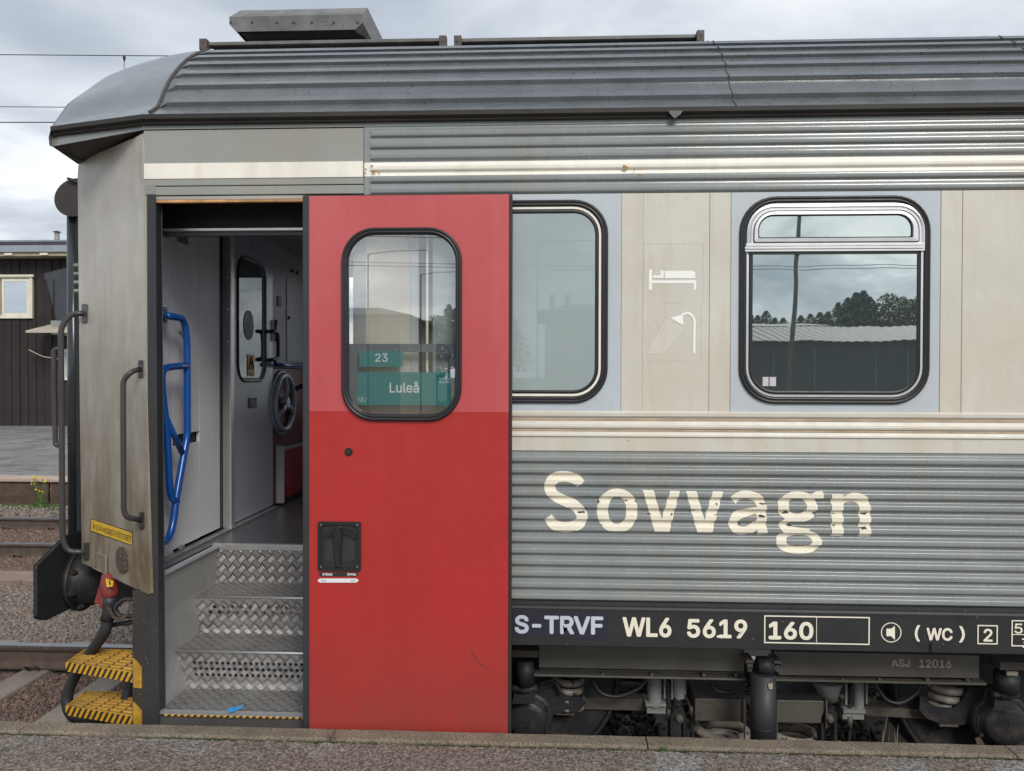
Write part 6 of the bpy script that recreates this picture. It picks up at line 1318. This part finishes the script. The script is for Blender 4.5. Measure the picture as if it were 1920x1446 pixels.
for p in (473,519,551,585,626,433,671): 
    m_ = MB(); c = S(p, 42, Yv); m_.cyl(c, c-Vector((0,.006,0)), .0075, 8); part(m_, 'vent_rivet', rustbrown, parent=vo)
Yw = .60
def walkway(p0, p1, q0, q1):
    m_ = MB(); a, b_ = S(p0,q0,Yw), S(p1,q1,Yw); a.z = b_.z = S((p0+p1)/2,(q0+q1)/2,Yw).z; m_.box(a.x, b_.x, Yw, Yw+.05, a.z-.012, a.z+.006); w_ = part(m_, 'roof_walkway', ventm, bevel=.002)
    m_ = MB(); m_.box(a.x+.03, b_.x-.01, Yw+.035, Yw+.06, a.z-.075, a.z-.008); part(m_, 'walkway_board', rustbrown, parent=w_); return w_, a, b_
for (p0, p1, q0, q1, br_) in ((385, 834, 79.5, 74.5, (380, 830)), (858, 1318, 73, 67, (858, 1314))):
    w_, a, b_ = walkway(p0, p1, q0, q1)
    for p in br_:
        m_ = MB(); m_.pbox(p-7, a and (S(p,0,Yw), 0)[1] or (72 if p < 700 else 66 if p < 1000 else 56), p+7, (93 if p < 700 else 88 if p < 1000 else 78), Yw-.03, Yw+.01); part(m_, 'walkway_bracket', rustbrown, parent=w_, bevel=.003)
        m_ = MB(); m_.tube([S(p, (76 if p < 1000 else 66), Yw-.035), S(p, (76 if p < 1000 else 66), Yw-.03)], .007, 8); part(m_, 'bracket_bolt', ventm, parent=w_)

# ================================================================= behind the photographer (seen mirrored in the glass)
DS = 38
sh = thing('long_shed', MIR(1560, 740, DS), 'long black shed with pale corrugated roof mirrored in the right window', 'shed')
def mbox(p0, q0, p1, q1, d0, d1):
    a, b_ = MIR(p0, q0, d0), MIR(p1, q1, d0); m2 = MB(); m2.box(min(a.x, b_.x), max(a.x, b_.x), -d1, -d0, min(a.z, b_.z), max(a.z, b_.z)); return m2
sx0, sx1 = MIR(1100, 640, DS).x, MIR(2100, 640, DS).x; ez_ = MIR(1560, 640, DS).z
m_ = MB(); m_.box(sx0, sx1, -DS-8, -DS, -.05, ez_); m_.build('shed_wall', shedm, sh)
m_ = MB(); n = 120; vs = []
for i in range(n+1):
    xx = sx0-.3+(sx1-sx0+.6)*i/n; o_ = .05*(i % 2); vs += [(xx, -DS+.5, ez_-.02+o_), (xx, -DS-5, ez_+1.1+o_)]
m_.add(vs, [(2*i, 2*i+1, 2*i+3, 2*i+2) for i in range(n)]); m_.build('shed_roof', shedroof, sh)
for p in (1448, 1525, 1641, 1700): m2 = mbox(p, 655, p+2, 735, DS-.05, DS); m2.build('shed_post', M('shed_post_grey', (.12,.13,.13), .6) if p == 1448 else bpy.data.materials['shed_post_grey'], sh)
hs = thing('grey_roofed_house', MIR(1470, 640, 60), 'low grey-roofed house behind the black shed in the window reflection', 'house')
m_ = MB(); a = MIR(1300, 612, 60); b_ = MIR(1535, 612, 60); m_.box(a.x, b_.x, -68, -60, 0, a.z); m_.build('house_wall', beigewall, hs); zt_ = MIR(1450, 609, 60).z; m_ = MB(); m_.prism([(a.x-1,-59.5,zt_-.1), (b_.x+1,-59.5,zt_-.1), (b_.x-1.5,-64,zt_+.35), (a.x+1.5,-64,zt_+.35)], (0,-.1,.05)); m_.build('house_roof', M('grey_house_roof', (.13,.135,.14), .6), hs)
st_ = thing('station_building', MIR(720, 760, 34), 'beige station building mirrored in the door glass', 'building')
m_ = MB(); a, b_ = MIR(420, 600, 34), MIR(752, 600, 34); zz_ = MIR(700, 592, 34).z; m_.box(a.x, b_.x, -46, -34, -.05, zz_); m_.build('station_wall', beigewall, st_)
m_ = MB(); m_.hexa([(a.x-.5,-33.4,zz_),(b_.x+.6,-33.4,zz_),(b_.x+.6,-46.5,zz_),(a.x-.5,-46.5,zz_),(a.x+2,-36,zz_+.55),(b_.x-1.5,-36,zz_+.55),(b_.x-1.5,-44,zz_+.55),(a.x+2,-44,zz_+.55)]); m_.build('station_roof', darkslate, st_)
for p in (1012, 1085): pass
h2 = thing('chimneyed_house', MIR(1080, 700, 40), 'pale house with two chimneys mirrored in the frosted window', 'house')
m_ = MB(); a, b_ = MIR(1022, 590, 40), MIR(1300, 590, 40); zz_ = MIR(1080, 584, 40).z; m_.box(a.x, b_.x, -50, -40, -.05, zz_); m_.build('house_wall', beigewall, h2); m_ = MB(); m_.hexa([(a.x-.5,-39.5,zz_),(b_.x+.5,-39.5,zz_),(b_.x+.5,-50.5,zz_),(a.x-.5,-50.5,zz_),(a.x+1.8,-45,zz_+.9),(b_.x-1.8,-45,zz_+.9),(b_.x-1.8,-45.2,zz_+.9),(a.x+1.8,-45.2,zz_+.9)]); m_.build('house_roof', darkslate, h2)
for p in (1036, 1064): m2 = mbox(p-5, 553, p+5, 592, 42, 43); m2.build('chimney', beigewall, h2)
def pole(px, q0, d, r, lab, arm=None, top=300, px1=None):
    o_ = thing('utility_pole', MIR(px, 740, d), lab, 'pole'); a = MIR(px, q0, d); a.z = -.05; b_ = MIR(px1 or px, top, d); m2 = MB(); m2.tube([a, b_], [r, r*.7], 12); m2.build('pole_shaft', M('pole_wood', (.10,.085,.07), .8) if 'pole_wood' not in bpy.data.materials else bpy.data.materials['pole_wood'], o_)
    if arm: m2 = MB(); m2.tube([b_, b_+Vector((arm[0], 0, arm[1])), b_+Vector((arm[0]*2.2, 0, arm[1]*1.2))], r*.5, 8); m2.build('pole_arm', zinc, o_)
    return o_
pole(1476, 740, 26, .10, 'leaning wooden pole mirrored in the right window', None, 330, 1503)
pole(692, 740, 22, .03, 'slim lamp post with an arm mirrored at the left of the door glass', (.9,.1), 478)
pole(790, 740, 30, .035, 'slim lamp post mirrored right of centre in the door glass', (.7,.1), 516); pole(1008, 740, 30, .03, 'thin lamp post mirrored in the frosted window', (.6,.05), 458)
for wi, (q, d, s_) in enumerate(((436,24,6), (492,24,2), (486,26,3))):
    a, b_ = MIR(300, q, d), MIR(2200, q+s_, d); c_ = (a+b_)/2-Vector((0,0,.25)); wire('overhead_wire', catmull([a, c_, b_], 6), .012, ['topmost','lowest','middle one'][wi]+' of the overhead wires mirrored in the coach glass', 'wires mirrored in the glass')
ORD = ['first','second','third','fourth','fifth','sixth','seventh','eighth','ninth','tenth','eleventh','twelfth']
def tree(px, qb, qt, d, wpx, kind, lab, seed):
    rs = random.Random(seed); b_ = MIR(px, qb, d); t2 = MIR(px, qt, d); b_.z = -.05; H = t2.z-b_.z; W = wpx*(d+3.5)/F/2
    o_ = thing('spruce_tree' if kind == 0 else 'birch_tree', b_, lab, 'tree', 'trees behind the shed')
    m2 = MB(); m2.tube([b_, b_+Vector((0,0,H*.9))], [H*.02, H*.006], 6); m2.build('trunk', barkm, o_); m2 = MB(); n = 2400
    for _ in range(n):
        u = rs.random(); h = .35+.65*u**.75 if kind == 0 else rs.uniform(.25, 1)
        rmax = W*(1.02-h)**.85*(1.15-.5*((h*11) % 1)) if kind == 0 else W*math.sqrt(max(0, 1-((h-.62)/.4)**2))*(.8+.4*mnoise.noise((h*6, seed, 0)))
        a = rs.uniform(0, 6.28); r_ = rmax*rs.random()**.45; c = b_+Vector((r_*cos(a), r_*sin(a), h*H)); s_ = H*(.034-.018*h)*rs.uniform(.5, 1.3)
        dv = Vector((cos(a), sin(a), -.4 if kind == 0 else rs.uniform(-1, 1))).normalized()*s_; e = Vector((-sin(a), cos(a), rs.uniform(-.5, .5))).normalized()*s_*.6
        m2.add([c-e, c+dv, c+e, c-dv*.5], [(0,1,2,3)])
    m2.build('crown', leafm if kind == 0 else leafm2, o_)
tl = [(1405,596),(1420,600),(1436,592),(1452,603),(1468,604),(1500,601),(1520,598),(1538,594),(1552,592)]
for i, (p, q) in enumerate(tl): tree(p, 690, q-9, 95, 150, 0, ORD[i]+' low distant spruce from the left mirrored above the house roof', 40+i)
for i, (p, q, k_) in enumerate([(1572,570,0),(1590,562,0),(1606,552,0),(1618,548,0),(1630,560,0),(1648,572,1),(1664,554,1),(1682,560,1),(1700,564,1),(1722,558,1),(1745,562,1),(1765,566,0)]): tree(p, 690, q-3, 58, 170 if k_ == 0 else 85, k_, ORD[i]+' tree from the left mirrored over the right end of the shed roof', 60+i)
for i, (p, q, k_) in enumerate([(762,606,1),(778,600,1),(800,604,1),(818,596,1),(842,574,0),(856,580,0),(870,566,0),(900,590,0),(935,600,1),(960,597,0),(1120,588,1),(1145,580,1)]): tree(p, 690, q-3, 60, 150 if k_ == 0 else 75, k_, ORD[i]+' tree from the left mirrored right of the station building', 80+i)

# thinner clutter: none beyond this point
for o in bpy.data.objects:
    if o.type == 'MESH' and o.parent is None and 'kind' not in o.keys() and 'category' not in o.keys(): print('UNTAGGED', o.name)
print('tris', sum(len(o.data.loops)-2*len(o.data.polygons) for o in bpy.data.objects if o.type == 'MESH'))
